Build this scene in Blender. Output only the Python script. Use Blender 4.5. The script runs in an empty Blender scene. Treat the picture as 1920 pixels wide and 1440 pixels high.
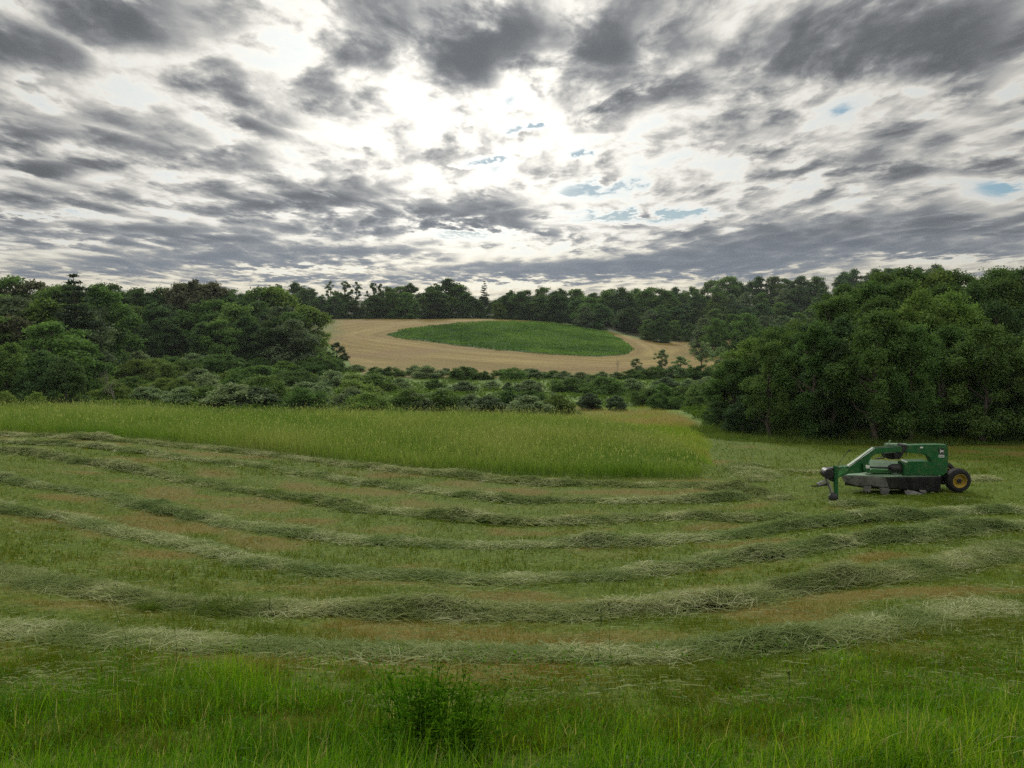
import bpy, math, random
import numpy as np
from mathutils import Vector, Matrix

R = math.radians
RNG = np.random.default_rng(7)
scene = bpy.context.scene
COL = scene.collection
FOC, PITCH = 1507.0, R(5.68)          # pinhole of the photograph (1920 px wide), eye at the origin
SP, CP = math.sin(PITCH), math.cos(PITCH)

# ---------------------------------------------------------------- helpers
def tag(o, label=None, cat=None, group=None, kind=None):
    if label: o['label'] = label
    if cat: o['category'] = cat
    if group: o['group'] = group
    if kind: o['kind'] = kind
    return o

def link(o, parent=None):
    COL.objects.link(o)
    if parent is not None: o.parent = parent
    return o

def empty(name, loc=(0, 0, 0), rz=0.0):
    o = bpy.data.objects.new(name, None)
    o.empty_display_size = 0.2
    o.location = loc; o.rotation_euler = (0, 0, rz)
    return link(o)

def np_mesh(name, V, F, mat=None, attrs=None, smooth=False):
    V = np.ascontiguousarray(V, dtype=np.float32); F = np.ascontiguousarray(F, dtype=np.int32)
    me = bpy.data.meshes.new(name)
    k = F.shape[1]
    me.vertices.add(len(V)); me.vertices.foreach_set('co', V.ravel())
    me.loops.add(F.size); me.loops.foreach_set('vertex_index', F.ravel())
    me.polygons.add(len(F))
    me.polygons.foreach_set('loop_start', np.arange(0, F.size, k, dtype=np.int32))
    me.polygons.foreach_set('loop_total', np.full(len(F), k, dtype=np.int32))
    if smooth: me.polygons.foreach_set('use_smooth', np.ones(len(F), dtype=bool))
    for a, d in (attrs or {}).items():
        d = np.ascontiguousarray(d, dtype=np.float32)
        at = me.attributes.new(a, 'FLOAT', 'POINT')
        at.data.foreach_set('value', d.ravel())
    me.update(calc_edges=True)
    if mat: me.materials.append(mat)
    return me

def obj(name, me, parent=None):
    return link(bpy.data.objects.new(name, me), parent)

def _hash(ix, iy, seed):
    n = (ix.astype(np.int64) * 374761393 + iy.astype(np.int64) * 668265263 + seed * 1274126177) & 0x7fffffff
    n = ((n ^ (n >> 13)) * 1274126177) & 0x7fffffff
    return ((n ^ (n >> 16)) & 0xffff) / 65535.0

def vnoise(x, y, seed=0):
    x = np.asarray(x, float); y = np.asarray(y, float)
    ix = np.floor(x); iy = np.floor(y); fx = x - ix; fy = y - iy
    fx = fx * fx * (3 - 2 * fx); fy = fy * fy * (3 - 2 * fy)
    a = _hash(ix, iy, seed); b = _hash(ix + 1, iy, seed); c = _hash(ix, iy + 1, seed); d = _hash(ix + 1, iy + 1, seed)
    return (a * (1 - fx) + b * fx) * (1 - fy) + (c * (1 - fx) + d * fx) * fy

def fbm(x, y, seed=0, octv=3):
    s = 0; a = 0.5; t = 0
    for i in range(octv):
        s = s + a * vnoise(x * 2 ** i + 17.3 * i, y * 2 ** i - 9.1 * i, seed + i); t += a; a *= 0.5
    return s / t

# ---------------------------------------------------------------- terrain
TD = np.array([0, 3, 5, 7.5, 11, 14.5, 18, 21.5, 25, 30, 38, 45, 52, 60, 75, 100, 140, 190, 230, 280, 330, 370, 450, 600, 900, 1500], float)
TA = np.array([-1.6, -.64, -.32, -.24, 0, .10, .15, .232, .36, .64, 1.6])
_near = [-1.7, -2.25, -2.75, -3.45, -4.4, -5.15, -5.65, -6.05]
_nearL = [-1.7, -2.25, -2.75, -3.4, -4.2, -4.75, -5.1, -5.3]
_nearR = [-1.7, -2.25, -2.75, -3.4, -4.15, -4.8, -5.25, -5.6]
TZ = np.array([
 _nearL + [-5.4, -5.6, -6.0, -6.3, -6.7, -7.4, -8.4, -8.0, -6.5, -4, -2, 0, 1, 2, 4, 6, 9, 10],
 _nearL + [-5.5, -5.85, -6.25, -6.6, -7.1, -8.0, -9.5, -10, -10, -9, -7.5, -6.5, -6, -6, -5, -2, 4, 6],
 _near + [-6.2, -6.5, -6.75, -7.0, -7.45, -8.4, -10.5, -12.5, -13.5, -13, -11.5, -8.8, -6.2, -7, -7, -4, 4, 6],
 _near + [-6.3, -6.6, -6.85, -7.1, -7.5, -8.5, -10.8, -13, -14.5, -15, -13.5, -9.8, -5.7, -6.6, -7.5, -4, 4, 6],
 _near + [-6.35, -6.7, -7.0, -7.2, -7.6, -8.6, -11, -13.5, -15, -16, -14.5, -10.2, -5.6, -6.6, -8, -4, 4, 6],
 _near + [-6.35, -6.7, -7.1, -7.4, -7.9, -8.9, -11, -13.5, -15, -16, -14.8, -11.6, -8.4, -9.0, -9, -4, 5, 6],
 _near + [-6.3, -6.7, -7.2, -7.6, -8.2, -9.2, -11, -13.3, -15, -16, -15.5, -14.7, -14.3, -13.5, -10, -4, 5, 7],
 _near + [-6.2, -6.65, -7.3, -7.9, -8.6, -9.5, -11, -13, -14.8, -16, -15.5, -14.7, -14.2, -13, -9, -2, 6, 8],
 _nearR + [-5.95, -6.45, -7.3, -8.0, -8.7, -9.2, -9.8, -10.5, -11.5, -11.8, -11, -9, -7, -5, -1, 4, 8, 9],
 _nearR + [-5.9, -6.4, -7.2, -7.8, -8.4, -8.6, -8.4, -7.5, -5.5, -3, -1, 0, 1, 2, 4, 6, 9, 10],
 _nearR + [-5.9, -6.4, -7.2, -7.7, -8.1, -8.0, -7.5, -6, -3.5, -1, 1, 2, 3, 4, 6, 8, 10, 11]])
_ga = np.linspace(-1.6, 1.6, 161)
_gs = np.linspace(0, math.log(1503 / 3.0), 260)             # s = log((y+3)/3)
def _build():
    td = np.log((TD + 3) / 3)
    cols = np.array([np.interp(_gs, td, TZ[i]) for i in range(len(TA))])
    g = np.array([np.interp(_ga, TA, cols[:, j]) for j in range(len(_gs))])      # [s, a]
    for _ in range(3):
        p = np.pad(g, ((2, 2), (0, 0)), mode='edge'); g = (p[:-4] + p[1:-3] + p[2:-2] + p[3:-1] + p[4:]) / 5
        p = np.pad(g, ((0, 0), (2, 2)), mode='edge'); g = (p[:, :-4] + p[:, 1:-3] + p[:, 2:-2] + p[:, 3:-1] + p[:, 4:]) / 5
    return g
_G = _build()

def zt(x, y):
    """height of the ground"""
    x = np.asarray(x, float); y = np.asarray(y, float)
    yy = np.clip(y, 0, 1495)
    a = np.clip(x / (yy + 3), -1.599, 1.599); s = np.log((yy + 3) / 3)
    fa = (a + 1.6) / 3.2 * 160; fs = s / _gs[-1] * 259
    ia = np.clip(np.floor(fa).astype(int), 0, 159); js = np.clip(np.floor(fs).astype(int), 0, 258)
    u = fa - ia; v = fs - js
    z = (_G[js, ia] * (1 - u) + _G[js, ia + 1] * u) * (1 - v) + (_G[js + 1, ia] * (1 - u) + _G[js + 1, ia + 1] * u) * v
    z = z + 0.10 * (fbm(x / 2.3, y / 2.3, 3) - .5) * np.clip(y / 5, 0, 1) + 0.5 * (vnoise(x / 19, y / 19, 11) - .5) * np.clip((y - 55) / 60, 0, 1)
    return z

def project(x, y, z):
    d = y * CP - z * SP
    return 960 + FOC * x / d, 720 - FOC * (y * SP + z * CP) / d

def ray(px, py):
    xc = (px - 960) / FOC; yc = -(py - 720) / FOC
    return np.array([xc, CP + yc * SP, -SP + yc * CP])

def ground_at(px, py, y0=1.5, y1=700):
    """the point of the ground seen at a pixel (1920 wide)"""
    r = ray(px, py); r = r / r[1]
    ys = np.exp(np.linspace(math.log(y0), math.log(y1), 1500))
    dz = r[2] * ys - zt(r[0] * ys, ys)
    k = np.where((dz[:-1] > 0) & (dz[1:] <= 0))[0]
    i = k[0] if len(k) else len(ys) - 2
    t = dz[i] / (dz[i] - dz[i + 1] + 1e-9); yv = ys[i] + t * (ys[i + 1] - ys[i])
    return np.array([r[0] * yv, yv, float(zt(r[0] * yv, yv))])

def at(px, y):
    """ground point below a pixel column at a distance"""
    x = (px - 960) / FOC * y
    for _ in range(4):
        z = float(zt(x, y)); x = (px - 960) / FOC * (y * CP - z * SP)
    return np.array([x, y, float(zt(x, y))])

def z_of_row(py, x, y):
    """height of the point over (x, y) seen at a pixel row"""
    k = (720 - py) / FOC
    return y * (k * CP - SP) / (CP + k * SP)

# ---------------------------------------------------------------- node helpers
class S:
    """one socket, with arithmetic"""
    def __init__(s, nt, sock): s.nt, s.k = nt, sock
    def _m(s, op, *o, clamp=False):
        n = s.nt.nodes.new('ShaderNodeMath'); n.operation = op; n.use_clamp = clamp
        for i, v in enumerate((s,) + o):
            if isinstance(v, S): s.nt.links.new(v.k, n.inputs[i])
            else: n.inputs[i].default_value = v
        return S(s.nt, n.outputs[0])
    def __add__(s, o): return s._m('ADD', o)
    def __sub__(s, o): return s._m('SUBTRACT', o)
    def __mul__(s, o): return s._m('MULTIPLY', o)
    def __truediv__(s, o): return s._m('DIVIDE', o)
    def mx(s, o): return s._m('MAXIMUM', o)
    def mn(s, o): return s._m('MINIMUM', o)
    def pw(s, o): return s._m('POWER', o)
    def exp(s): return s._m('EXPONENT')
    def neg(s): return s._m('MULTIPLY', -1.0)
    def smooth(s, a, b, lo=0.0, hi=1.0):
        n = s.nt.nodes.new('ShaderNodeMapRange'); n.interpolation_type = 'SMOOTHSTEP'
        s.nt.links.new(s.k, n.inputs[0])
        for i, v in enumerate((a, b, lo, hi)): n.inputs[1 + i].default_value = v
        return S(s.nt, n.outputs[0])

def vec(nt, x, y, z):
    n = nt.nodes.new('ShaderNodeCombineXYZ')
    for i, v in enumerate((x, y, z)):
        if isinstance(v, S): nt.links.new(v.k, n.inputs[i])
        else: n.inputs[i].default_value = v
    return n.outputs[0]

def noise(nt, vsock, scale, detail=3, rough=.5, dist=0.0):
    n = nt.nodes.new('ShaderNodeTexNoise')
    n.inputs['Scale'].default_value = scale; n.inputs['Detail'].default_value = detail
    n.inputs['Roughness'].default_value = rough; n.inputs['Distortion'].default_value = dist
    if vsock is not None: nt.links.new(vsock, n.inputs['Vector'])
    return S(nt, n.outputs['Fac'])

def ramp(nt, f, stops, interp='LINEAR'):
    n = nt.nodes.new('ShaderNodeValToRGB'); cr = n.color_ramp; cr.interpolation = interp
    while len(cr.elements) < len(stops): cr.elements.new(0.5)
    for e, (p, c) in zip(cr.elements, stops):
        e.position = p; e.color = (*c, 1) if len(c) == 3 else c
    if isinstance(f, S): nt.links.new(f.k, n.inputs[0])
    return n.outputs[0]

def mixc(nt, f, a, b, mode='MIX'):
    n = nt.nodes.new('ShaderNodeMix'); n.data_type = 'RGBA'; n.blend_type = mode
    if isinstance(f, S): nt.links.new(f.k, n.inputs[0])
    else: n.inputs[0].default_value = f
    for i, v in ((6, a), (7, b)):
        if isinstance(v, tuple): n.inputs[i].default_value = (*v, 1)
        else: nt.links.new(v, n.inputs[i])
    return n.outputs[2]

def new_mat(name):
    m = bpy.data.materials.new(name); m.use_nodes = True
    nt = m.node_tree; nt.nodes.clear()
    out = nt.nodes.new('ShaderNodeOutputMaterial')
    return m, nt, out

def attr(nt, name):
    n = nt.nodes.new('ShaderNodeAttribute'); n.attribute_name = name
    return S(nt, n.outputs['Fac'])

def objrand(nt):
    return S(nt, nt.nodes.new('ShaderNodeObjectInfo').outputs['Random'])

def position(nt):
    return nt.nodes.new('ShaderNodeNewGeometry').outputs['Position']

def leafy(name, stops, transl=.4, gloss=.04, rough=.45, vary=.5, attr_name='v', tip=None):
    """leaf or blade: diffuse + translucent + a little sheen; colour by a random value per leaf and per plant"""
    m, nt, out = new_mat(name)
    f = attr(nt, attr_name)
    c = ramp(nt, f, stops)
    hs = nt.nodes.new('ShaderNodeHueSaturation')
    r = objrand(nt)
    nt.links.new((r * .022 + .489).k, hs.inputs['Hue'])
    nt.links.new((r._m('MULTIPLY', 7.31)._m('FRACT') * vary + (1 - vary / 2)).k, hs.inputs['Value'])
    hs.inputs['Saturation'].default_value = 1.0
    nt.links.new(c, hs.inputs['Color'])
    c = hs.outputs[0]
    if tip:
        c = mixc(nt, attr(nt, 't').smooth(tip[1], tip[2]), c, tip[0])
    d = nt.nodes.new('ShaderNodeBsdfDiffuse'); nt.links.new(c, d.inputs[0])
    t = nt.nodes.new('ShaderNodeBsdfTranslucent'); nt.links.new(mixc(nt, .35, c, mixc(nt, 1.0, c, (1.25, 1.2, .5), 'MULTIPLY')), t.inputs[0])
    mx = nt.nodes.new('ShaderNodeMixShader'); mx.inputs[0].default_value = transl; gloss *= .35
    nt.links.new(d.outputs[0], mx.inputs[1]); nt.links.new(t.outputs[0], mx.inputs[2])
    g = nt.nodes.new('ShaderNodeBsdfGlossy'); g.inputs['Roughness'].default_value = rough; g.inputs[0].default_value = (.9, .95, .9, 1)
    m2 = nt.nodes.new('ShaderNodeMixShader'); m2.inputs[0].default_value = gloss
    nt.links.new(mx.outputs[0], m2.inputs[1]); nt.links.new(g.outputs[0], m2.inputs[2])
    nt.links.new(m2.outputs[0], out.inputs[0])
    return m

def simple(name, col, rough=.6, metal=0.0, spec=.5, noise_amt=.25, nscale=6.0, bump=0.0, dirt=None):
    m, nt, out = new_mat(name)
    b = nt.nodes.new('ShaderNodeBsdfPrincipled')
    tc = nt.nodes.new('ShaderNodeTexCoord').outputs['Object']
    n = noise(nt, tc, nscale, 5, .6)
    c = mixc(nt, n.smooth(.3, .7), tuple(v * (1 - noise_amt) for v in col), tuple(min(1, v * (1 + noise_amt)) for v in col))
    if dirt:
        n2 = noise(nt, tc, nscale * .6, 6, .65)
        c = mixc(nt, n2.smooth(.5, .72) * dirt[1], c, dirt[0])
    nt.links.new(c, b.inputs['Base Color'])
    nt.links.new((n * .25 + (rough - .12)).k, b.inputs['Roughness']); b.inputs['Metallic'].default_value = metal
    b.inputs['Specular IOR Level'].default_value = spec
    if bump:
        bp = nt.nodes.new('ShaderNodeBump'); bp.inputs['Strength'].default_value = bump; bp.inputs['Distance'].default_value = .02
        nt.links.new(noise(nt, tc, nscale * 3, 4).k, bp.inputs['Height']); nt.links.new(bp.outputs[0], b.inputs['Normal'])
    nt.links.new(b.outputs[0], out.inputs[0])
    return m

# ---------------------------------------------------------------- camera, render settings
cam = bpy.data.cameras.new('camera'); cam.sensor_width = 36; cam.lens = 36 * FOC / 1920
cam.clip_start = .05; cam.clip_end = 5000
camo = link(bpy.data.objects.new('camera', cam)); camo.rotation_euler = (R(90) - PITCH, 0, 0)
scene.camera = camo
scene.view_settings.view_transform = 'Standard'; scene.view_settings.look = 'None'
scene.view_settings.exposure = 0.08; scene.view_settings.gamma = 1.0
scene.render.engine = 'CYCLES'
cy = scene.cycles
cy.max_bounces = 5; cy.diffuse_bounces = 3; cy.glossy_bounces = 2; cy.transmission_bounces = 4; cy.volume_bounces = 1
cy.use_adaptive_sampling = True; cy.adaptive_threshold = .015
cy.use_denoising = False; cy.sample_clamp_indirect = 2.0
try: cy.denoiser = 'OPENIMAGEDENOISE'
except Exception: pass
# ---------------------------------------------------------------- sky and sun
SUN_EL, SUN_AZ = R(24), R(-4)                     # behind the clouds, a little left of straight ahead
def make_sky():
    w = bpy.data.worlds.new('World'); scene.world = w; w.use_nodes = True
    nt = w.node_tree; nt.nodes.clear()
    out = nt.nodes.new('ShaderNodeOutputWorld'); bg = nt.nodes.new('ShaderNodeBackground')
    STR = 0.1
    bg.inputs[1].default_value = STR
    nt.links.new(bg.outputs[0], out.inputs[0])
    sky = nt.nodes.new('ShaderNodeTexSky'); sky.sky_type = 'NISHITA'; sky.sun_disc = False
    sky.sun_elevation = SUN_EL; sky.sun_rotation = SUN_AZ
    sky.air_density = 1.0; sky.dust_density = .6
    sep = nt.nodes.new('ShaderNodeSeparateXYZ')
    nt.links.new(nt.nodes.new('ShaderNodeTexCoord').outputs['Generated'], sep.inputs[0])
    X, Y, Z = (S(nt, o) for o in sep.outputs)
    zc = Z.mx(0.0)
    inv = S(nt, nt.nodes.new('ShaderNodeValue').outputs[0]); inv.k.default_value = 1.0
    k = inv / (zc + .09)
    u = X * k; v = Y * k
    # azimuth / elevation of a direction, used to place the large cloud masses in the sky
    yy = Y.mx(.12)
    al = X / yy; el = Z / yy
    def blob(t, px, py, wx, wy, amp):
        """t + amp * exp(-(da^2 + de^2)): one soft cloud mass (or gap) at a direction of the sky"""
        r = ray(px, py); a0, e0 = r[0] / r[1], r[2] / r[1]
        m = nt.nodes.new('ShaderNodeVectorMath'); m.operation = 'MULTIPLY_ADD'
        nt.links.new(aev, m.inputs[0])
        m.inputs[1].default_value = (FOC / wx, FOC / wy, 0); m.inputs[2].default_value = (-a0 * FOC / wx, -e0 * FOC / wy, 0)
        d = nt.nodes.new('ShaderNodeVectorMath'); d.operation = 'DOT_PRODUCT'
        nt.links.new(m.outputs[0], d.inputs[0]); nt.links.new(m.outputs[0], d.inputs[1])
        e = nt.nodes.new('ShaderNodeMath'); e.operation = 'POWER'; e.inputs[0].default_value = math.exp(-1)
        nt.links.new(d.outputs['Value'], e.inputs[1])
        q = nt.nodes.new('ShaderNodeMath'); q.operation = 'MULTIPLY_ADD'; q.inputs[1].default_value = amp
        nt.links.new(e.outputs[0], q.inputs[0]); nt.links.new(t.k, q.inputs[2])
        return S(nt, q.outputs[0])
    wv = vec(nt, u, v, 0.0)
    warp1 = noise(nt, wv, .9, 2, .5) - .5
    warp2 = noise(nt, vec(nt, u + 31.7, v - 12.0, 4.0), .9, 2, .5) - .5
    uw = u + warp1 * .35; vw = v + warp2 * .35
    big = noise(nt, vec(nt, uw * .55, vw * .6, 2.0), 1.0, 4, .55)
    mid = noise(nt, vec(nt, uw, vw * .50, 7.3), 4.4, 6, .54)
    fine = noise(nt, vec(nt, uw, vw * .55, 1.1), 9.5, 5, .58)
    bil = noise(nt, vec(nt, uw + (fine - .5) * .22, vw * .50 + (fine - .5) * .16, 5.5), 2.9, 1.2, .5) - .5
    bil = bil._m('ABSOLUTE')                                     # rounded cells parted by thin bright seams
    fd = el.smooth(.0, .15, .30, 1.0)                           # distant clouds blur together
    t = (bil - .085) * fd * 1.35 + big * .30 + (mid - .5) * fd * 1.05 + (fine - .5) * fd * .60 - .018 - el.smooth(.15, .02) * .055
    aev = vec(nt, al + (mid - .5) * .16 + (fine - .5) * .10, el + (fine - .5) * .035 + (mid - .5) * .03, 0.0)
    blobs = [  # (column, row, half width, half height, thickness)
        (1740, 30, 230, 85, .34), (1640, 90, 170, 50, .16), (1830, 100, 45, 60, .22),
        (960, 60, 260, 100, .16), (700, 40, 130, 60, .14), (740, 150, 150, 45, .08),
        (250, 10, 70, 45, .20), (50, 85, 90, 55, .2), (1250, 110, 200, 80, .10), (1450, 120, 150, 60, .08),
        (110, 255, 170, 28, .20), (260, 290, 140, 28, .18), (85, 318, 46, 15, .34), (500, 180, 110, 45, .10), (480, 235, 60, 28, .14),
        (620, 370, 120, 28, .24), (480, 385, 110, 20, .14), (80, 365, 160, 22, .17), (300, 440, 300, 18, .18), (60, 425, 120, 14, .12),
        (880, 405, 120, 22, .34), (380, 488, 280, 12, .20), (640, 470, 200, 12, .2), (1600, 310, 110, 25, .20), (1700, 290, 140, 35, .08),
        (1500, 445, 240, 34, .28), (1780, 420, 170, 22, .22), (1250, 500, 260, 16, .20), (960, 512, 220, 12, .16), (560, 520, 200, 9, .16), (1800, 470, 180, 16, .2), (200, 505, 200, 10, .16),
        (1360, 480, 180, 24, .2),
        # thin and open places
        (840, 205, 190, 48, -.13), (500, 75, 70, 50, -.08), (330, 130, 140, 60, .0), (700, 280, 180, 40, -.07), (1100, 210, 220, 40, -.07),
        (1000, 300, 260, 50, -.08), (1300, 300, 260, 50, -.06), (1000, 140, 60, 30, -.06), (1500, 50, 60, 40, -.10), (1500, 230, 200, 30, -.10),
        (1110, 352, 60, 12, -.42), (1130, 362, 70, 10, -.16), (990, 239, 22, 7, -.42), (1085, 287, 20, 6, -.4), (905, 301, 12, 7, -.42), (1180, 409, 130, 10, -.62), (880, 438, 90, 9, -.5), (1885, 352, 70, 24, -.52), (1250, 440, 120, 20, -.1), (50, 404, 90, 5, -.34),
        (1000, 470, 160, 16, -.16), (650, 450, 120, 12, -.08), (1700, 190, 220, 30, -.06), (560, 507, 160, 5, -.2), (1750, 488, 120, 8, -.22), (960, 535, 110, 6, -.2),
    ]
    for b in blobs: t = blob(t, *b)
    # t below 0: clear sky; 0..0.2 thin bright veil; above: grey underside
    cover = t.smooth(-.42, -.16)
    # glow around the hidden sun; extra brightness overhead and behind camera added as fill
    sd = Vector((math.sin(SUN_AZ) * math.cos(SUN_EL), math.cos(SUN_AZ) * math.cos(SUN_EL), math.sin(SUN_EL)))
    r = ray(850, 190); r = r / np.linalg.norm(r)
    def dotd(d): return X * float(d[0]) + Y * float(d[1]) + Z * float(d[2])
    c1 = dotd(r).mx(0.0)
    glow = c1.pw(40.0) * .22 + c1.pw(6.0) * .38 + .54 + Z.smooth(.40, .8) * .85 + Y.smooth(.15, -.5) * .40
    thin = ramp(nt, t.smooth(-.12, .66), [
        (0.0, (.92, .95, .92)), (.05, (1.0, .985, .91)), (.13, (.86, .84, .77)), (.25, (.62, .61, .575)), (.42, (.42, .425, .42)), (.58, (.285, .295, .305)), (.8, (.195, .205, .216)), (1.0, (.148, .157, .168))])
    # toward the horizon the undersides turn bluer
    blue = el.smooth(.16, .02)
    lum = t.smooth(.04, .24)
    c = mixc(nt, blue * lum * .75, thin, (.20, .235, .285))
    warm = el.smooth(.10, .0)
    c = mixc(nt, warm * (inv - lum) * .5, c, mixc(nt, 1.0, c, (1.0, .90, .66), 'MULTIPLY'))
    g = nt.nodes.new('ShaderNodeVectorMath'); g.operation = 'SCALE'
    nt.links.new(c, g.inputs[0])
    # thick cloud is lit less by the glow than thin cloud
    nt.links.new(((glow * (inv - lum * .55) + lum * .5) * (1.0 / STR)).k, g.inputs['Scale'])
    clear = mixc(nt, .8, sky.outputs[0], (.16 / STR, .30 / STR, .40 / STR))
    nt.links.new(mixc(nt, cover, clear, g.outputs[0]), bg.inputs[0])
    w.cycles.sampling_method = 'MANUAL'; w.cycles.sample_map_resolution = 1024
    return w
make_sky()
sl = bpy.data.lights.new('sun', 'SUN'); sl.energy = 2.4; sl.angle = R(10); sl.color = (1, .95, .86)
so = link(bpy.data.objects.new('sun', sl))
so.rotation_euler = (Vector((math.sin(SUN_AZ) * math.cos(SUN_EL), math.cos(SUN_AZ) * math.cos(SUN_EL), math.sin(SUN_EL)))).to_track_quat('Z', 'Y').to_euler()
# ---------------------------------------------------------------- hay rows in plan (traced columns and rows of their crests, put on the ground)
ROWS = [
 [(-120, 812), (0, 817), (109, 818), (310, 833), (470, 849), (583, 860), (700, 877), (817, 889), (948, 904), (1167, 910), (1242, 909), (1348, 915), (1440, 930), (1490, 937)],
 [(-120, 824), (0, 829), (142, 836), (292, 851), (394, 867), (467, 871), (547, 886), (675, 906), (802, 922), (948, 938), (1130, 942), (1256, 940), (1330, 936), (1410, 934)],
 [(-120, 838), (0, 846), (84, 853), (197, 873), (292, 889), (419, 913), (510, 926), (591, 940), (693, 957), (802, 970), (948, 980), (1039, 984), (1196, 975), (1313, 968), (1439, 970), (1520, 968)],
 [(-120, 888), (0, 900), (146, 919), (255, 948), (383, 971), (510, 995), (620, 1013), (802, 1022), (966, 1028), (1149, 1019), (1293, 1012), (1402, 1000), (1548, 985), (1767, 968), (1930, 955)],
 [(-120, 938), (0, 955), (91, 966), (164, 984), (255, 1002), (365, 1028), (474, 1053), (583, 1068), (784, 1083), (930, 1090), (1167, 1077), (1294, 1066), (1366, 1052), (1512, 1031), (1676, 1013), (1803, 999), (1930, 980)],
 [(-140, 1045), (0, 1079), (109, 1097), (182, 1113), (292, 1128), (437, 1139), (583, 1152), (766, 1157), (893, 1157), (1021, 1165), (1167, 1157), (1313, 1137), (1402, 1119), (1530, 1104), (1657, 1086), (1803, 1061), (1940, 1026)],
 [(-140, 1180), (0, 1199), (146, 1207), (273, 1212), (474, 1222), (700, 1232), (948, 1240), (1094, 1243), (1256, 1236), (1402, 1221), (1512, 1206), (1621, 1185), (1767, 1166), (1940, 1136)]]
def resample(P, step):
    P = np.asarray(P, float); d = np.r_[0, np.cumsum(np.hypot(*np.diff(P[:, :2], axis=0).T))]
    s = np.arange(0, d[-1], step)
    return np.c_[np.interp(s, d, P[:, 0]), np.interp(s, d, P[:, 1])]
def smooth_line(P, n):
    for _ in range(n):
        Q = P.copy(); Q[1:-1] = (P[:-2] + P[1:-1] + P[2:]) / 3; P = Q
    return P
ROW_PLAN = [smooth_line(resample([ground_at(px, py)[:2] for px, py in r], .25), 10) for r in ROWS]
# two short side swaths beside the corner of the standing hay and by the wood
SIDE_ROWS = [[(1395, 872), (1405, 884), (1418, 899), (1425, 905)], [(1470, 882), (1500, 884), (1540, 888)], [(1560, 948), (1600, 947), (1640, 945)],
             [(1815, 898), (1845, 899), (1875, 902)]]
SIDE_PLAN = [smooth_line(resample([ground_at(px, py)[:2] for px, py in r], .2), 4) for r in SIDE_ROWS]

FRONT = [(-400, 800), (0, 812), (200, 821), (400, 837), (600, 861), (800, 881), (1000, 892), (1150, 897), (1312, 895)]   # foot of the standing hay
FRONT_PLAN = np.array([ground_at(px, py)[:2] for px, py in FRONT])
_fa = FRONT_PLAN[:, 0] / (FRONT_PLAN[:, 1] + 3)
def standing(x, y):
    """inside the uncut part of the field"""
    a = x / (y + 3); f = np.interp(a, _fa, FRONT_PLAN[:, 1])
    aR = _fa[-1] - .0004 * (y - 28)
    wob = .35 * (vnoise(x * .9, y * .9, 5) - .5)
    return (y > f + wob) & (a < aR + .004 * (vnoise(y, y * 0, 8) - .5)) & (y < np.interp(a, [.0, .10, .17, .237], [63, 58, 46, 33.5]) + 5 * (vnoise(x / 9, y * 0, 6) - .5))
def low_meadow(x, y):
    """rough unmown ground that falls away beyond the tall grass"""
    a = x / (y + 3)
    return (y > np.interp(a, [.0, .10, .17, .237], [62, 57, 45, 33])) & (a > -.06) & (a < np.interp(y, [33, 45, 72, 104], [.2345, .240, .225, .19]) + .012 * (vnoise(y / 4, y * 0, 19) - .5)) & (y < 104)
def rowcoord(x, y):
    """0 at the first hay row, 1 at the second, ... between them in between"""
    z = zt(x, y); px, py = project(x, y, z)
    R_ = np.array([np.interp(px, [p[0] for p in r], [p[1] for p in r]) for r in ROWS])
    out = np.full(np.shape(x), -1.0)
    for i in range(6):
        f = (py - R_[i]) / np.maximum(R_[i + 1] - R_[i], 1e-3)
        out = np.where((f >= 0) & (f < 1), i + f, out)
    return np.where(py >= R_[6], 6 + np.minimum((py - R_[6]) / 120, 1), out)
def dryness(x, y):
    """0 lush green .. 1 dry tan stubble on the mown field"""
    w = rowcoord(x, y); f = w - np.floor(w)
    n = fbm(x / 1.9 + 5, y / 1.3, 21, 3); n2 = vnoise(x / 6, y / 4, 31)
    band = np.exp(-((f - .42) / .2) ** 2) * (w >= 0) * (w < 6)
    right = np.clip((x - 2.5) / 7, 0, 1) * np.clip((19 - y) / 8, 0, 1)
    return np.clip((n - .5) * 2.4 + band * .24 + (n2 - .5) * .9 + .06 - right * .55 - np.clip((7 - y) / 3, 0, 1) * .35, 0, 1)

def field_poly(pts):
    return np.array([ground_at(px, py, 120, 420)[:2] for px, py in pts])
def inside(poly, x, y):
    x = np.asarray(x); y = np.asarray(y); r = np.zeros(x.shape, bool)
    n = len(poly)
    for i in range(n):
        x0, y0 = poly[i]; x1, y1 = poly[(i + 1) % n]
        c = ((y0 > y) != (y1 > y)) & (x < (x1 - x0) * (y - y0) / (y1 - y0 + 1e-12) + x0)
        r ^= c
    return r
def on_dist(px, y):
    p = at(px, y); return (p[0], p[1])

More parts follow.
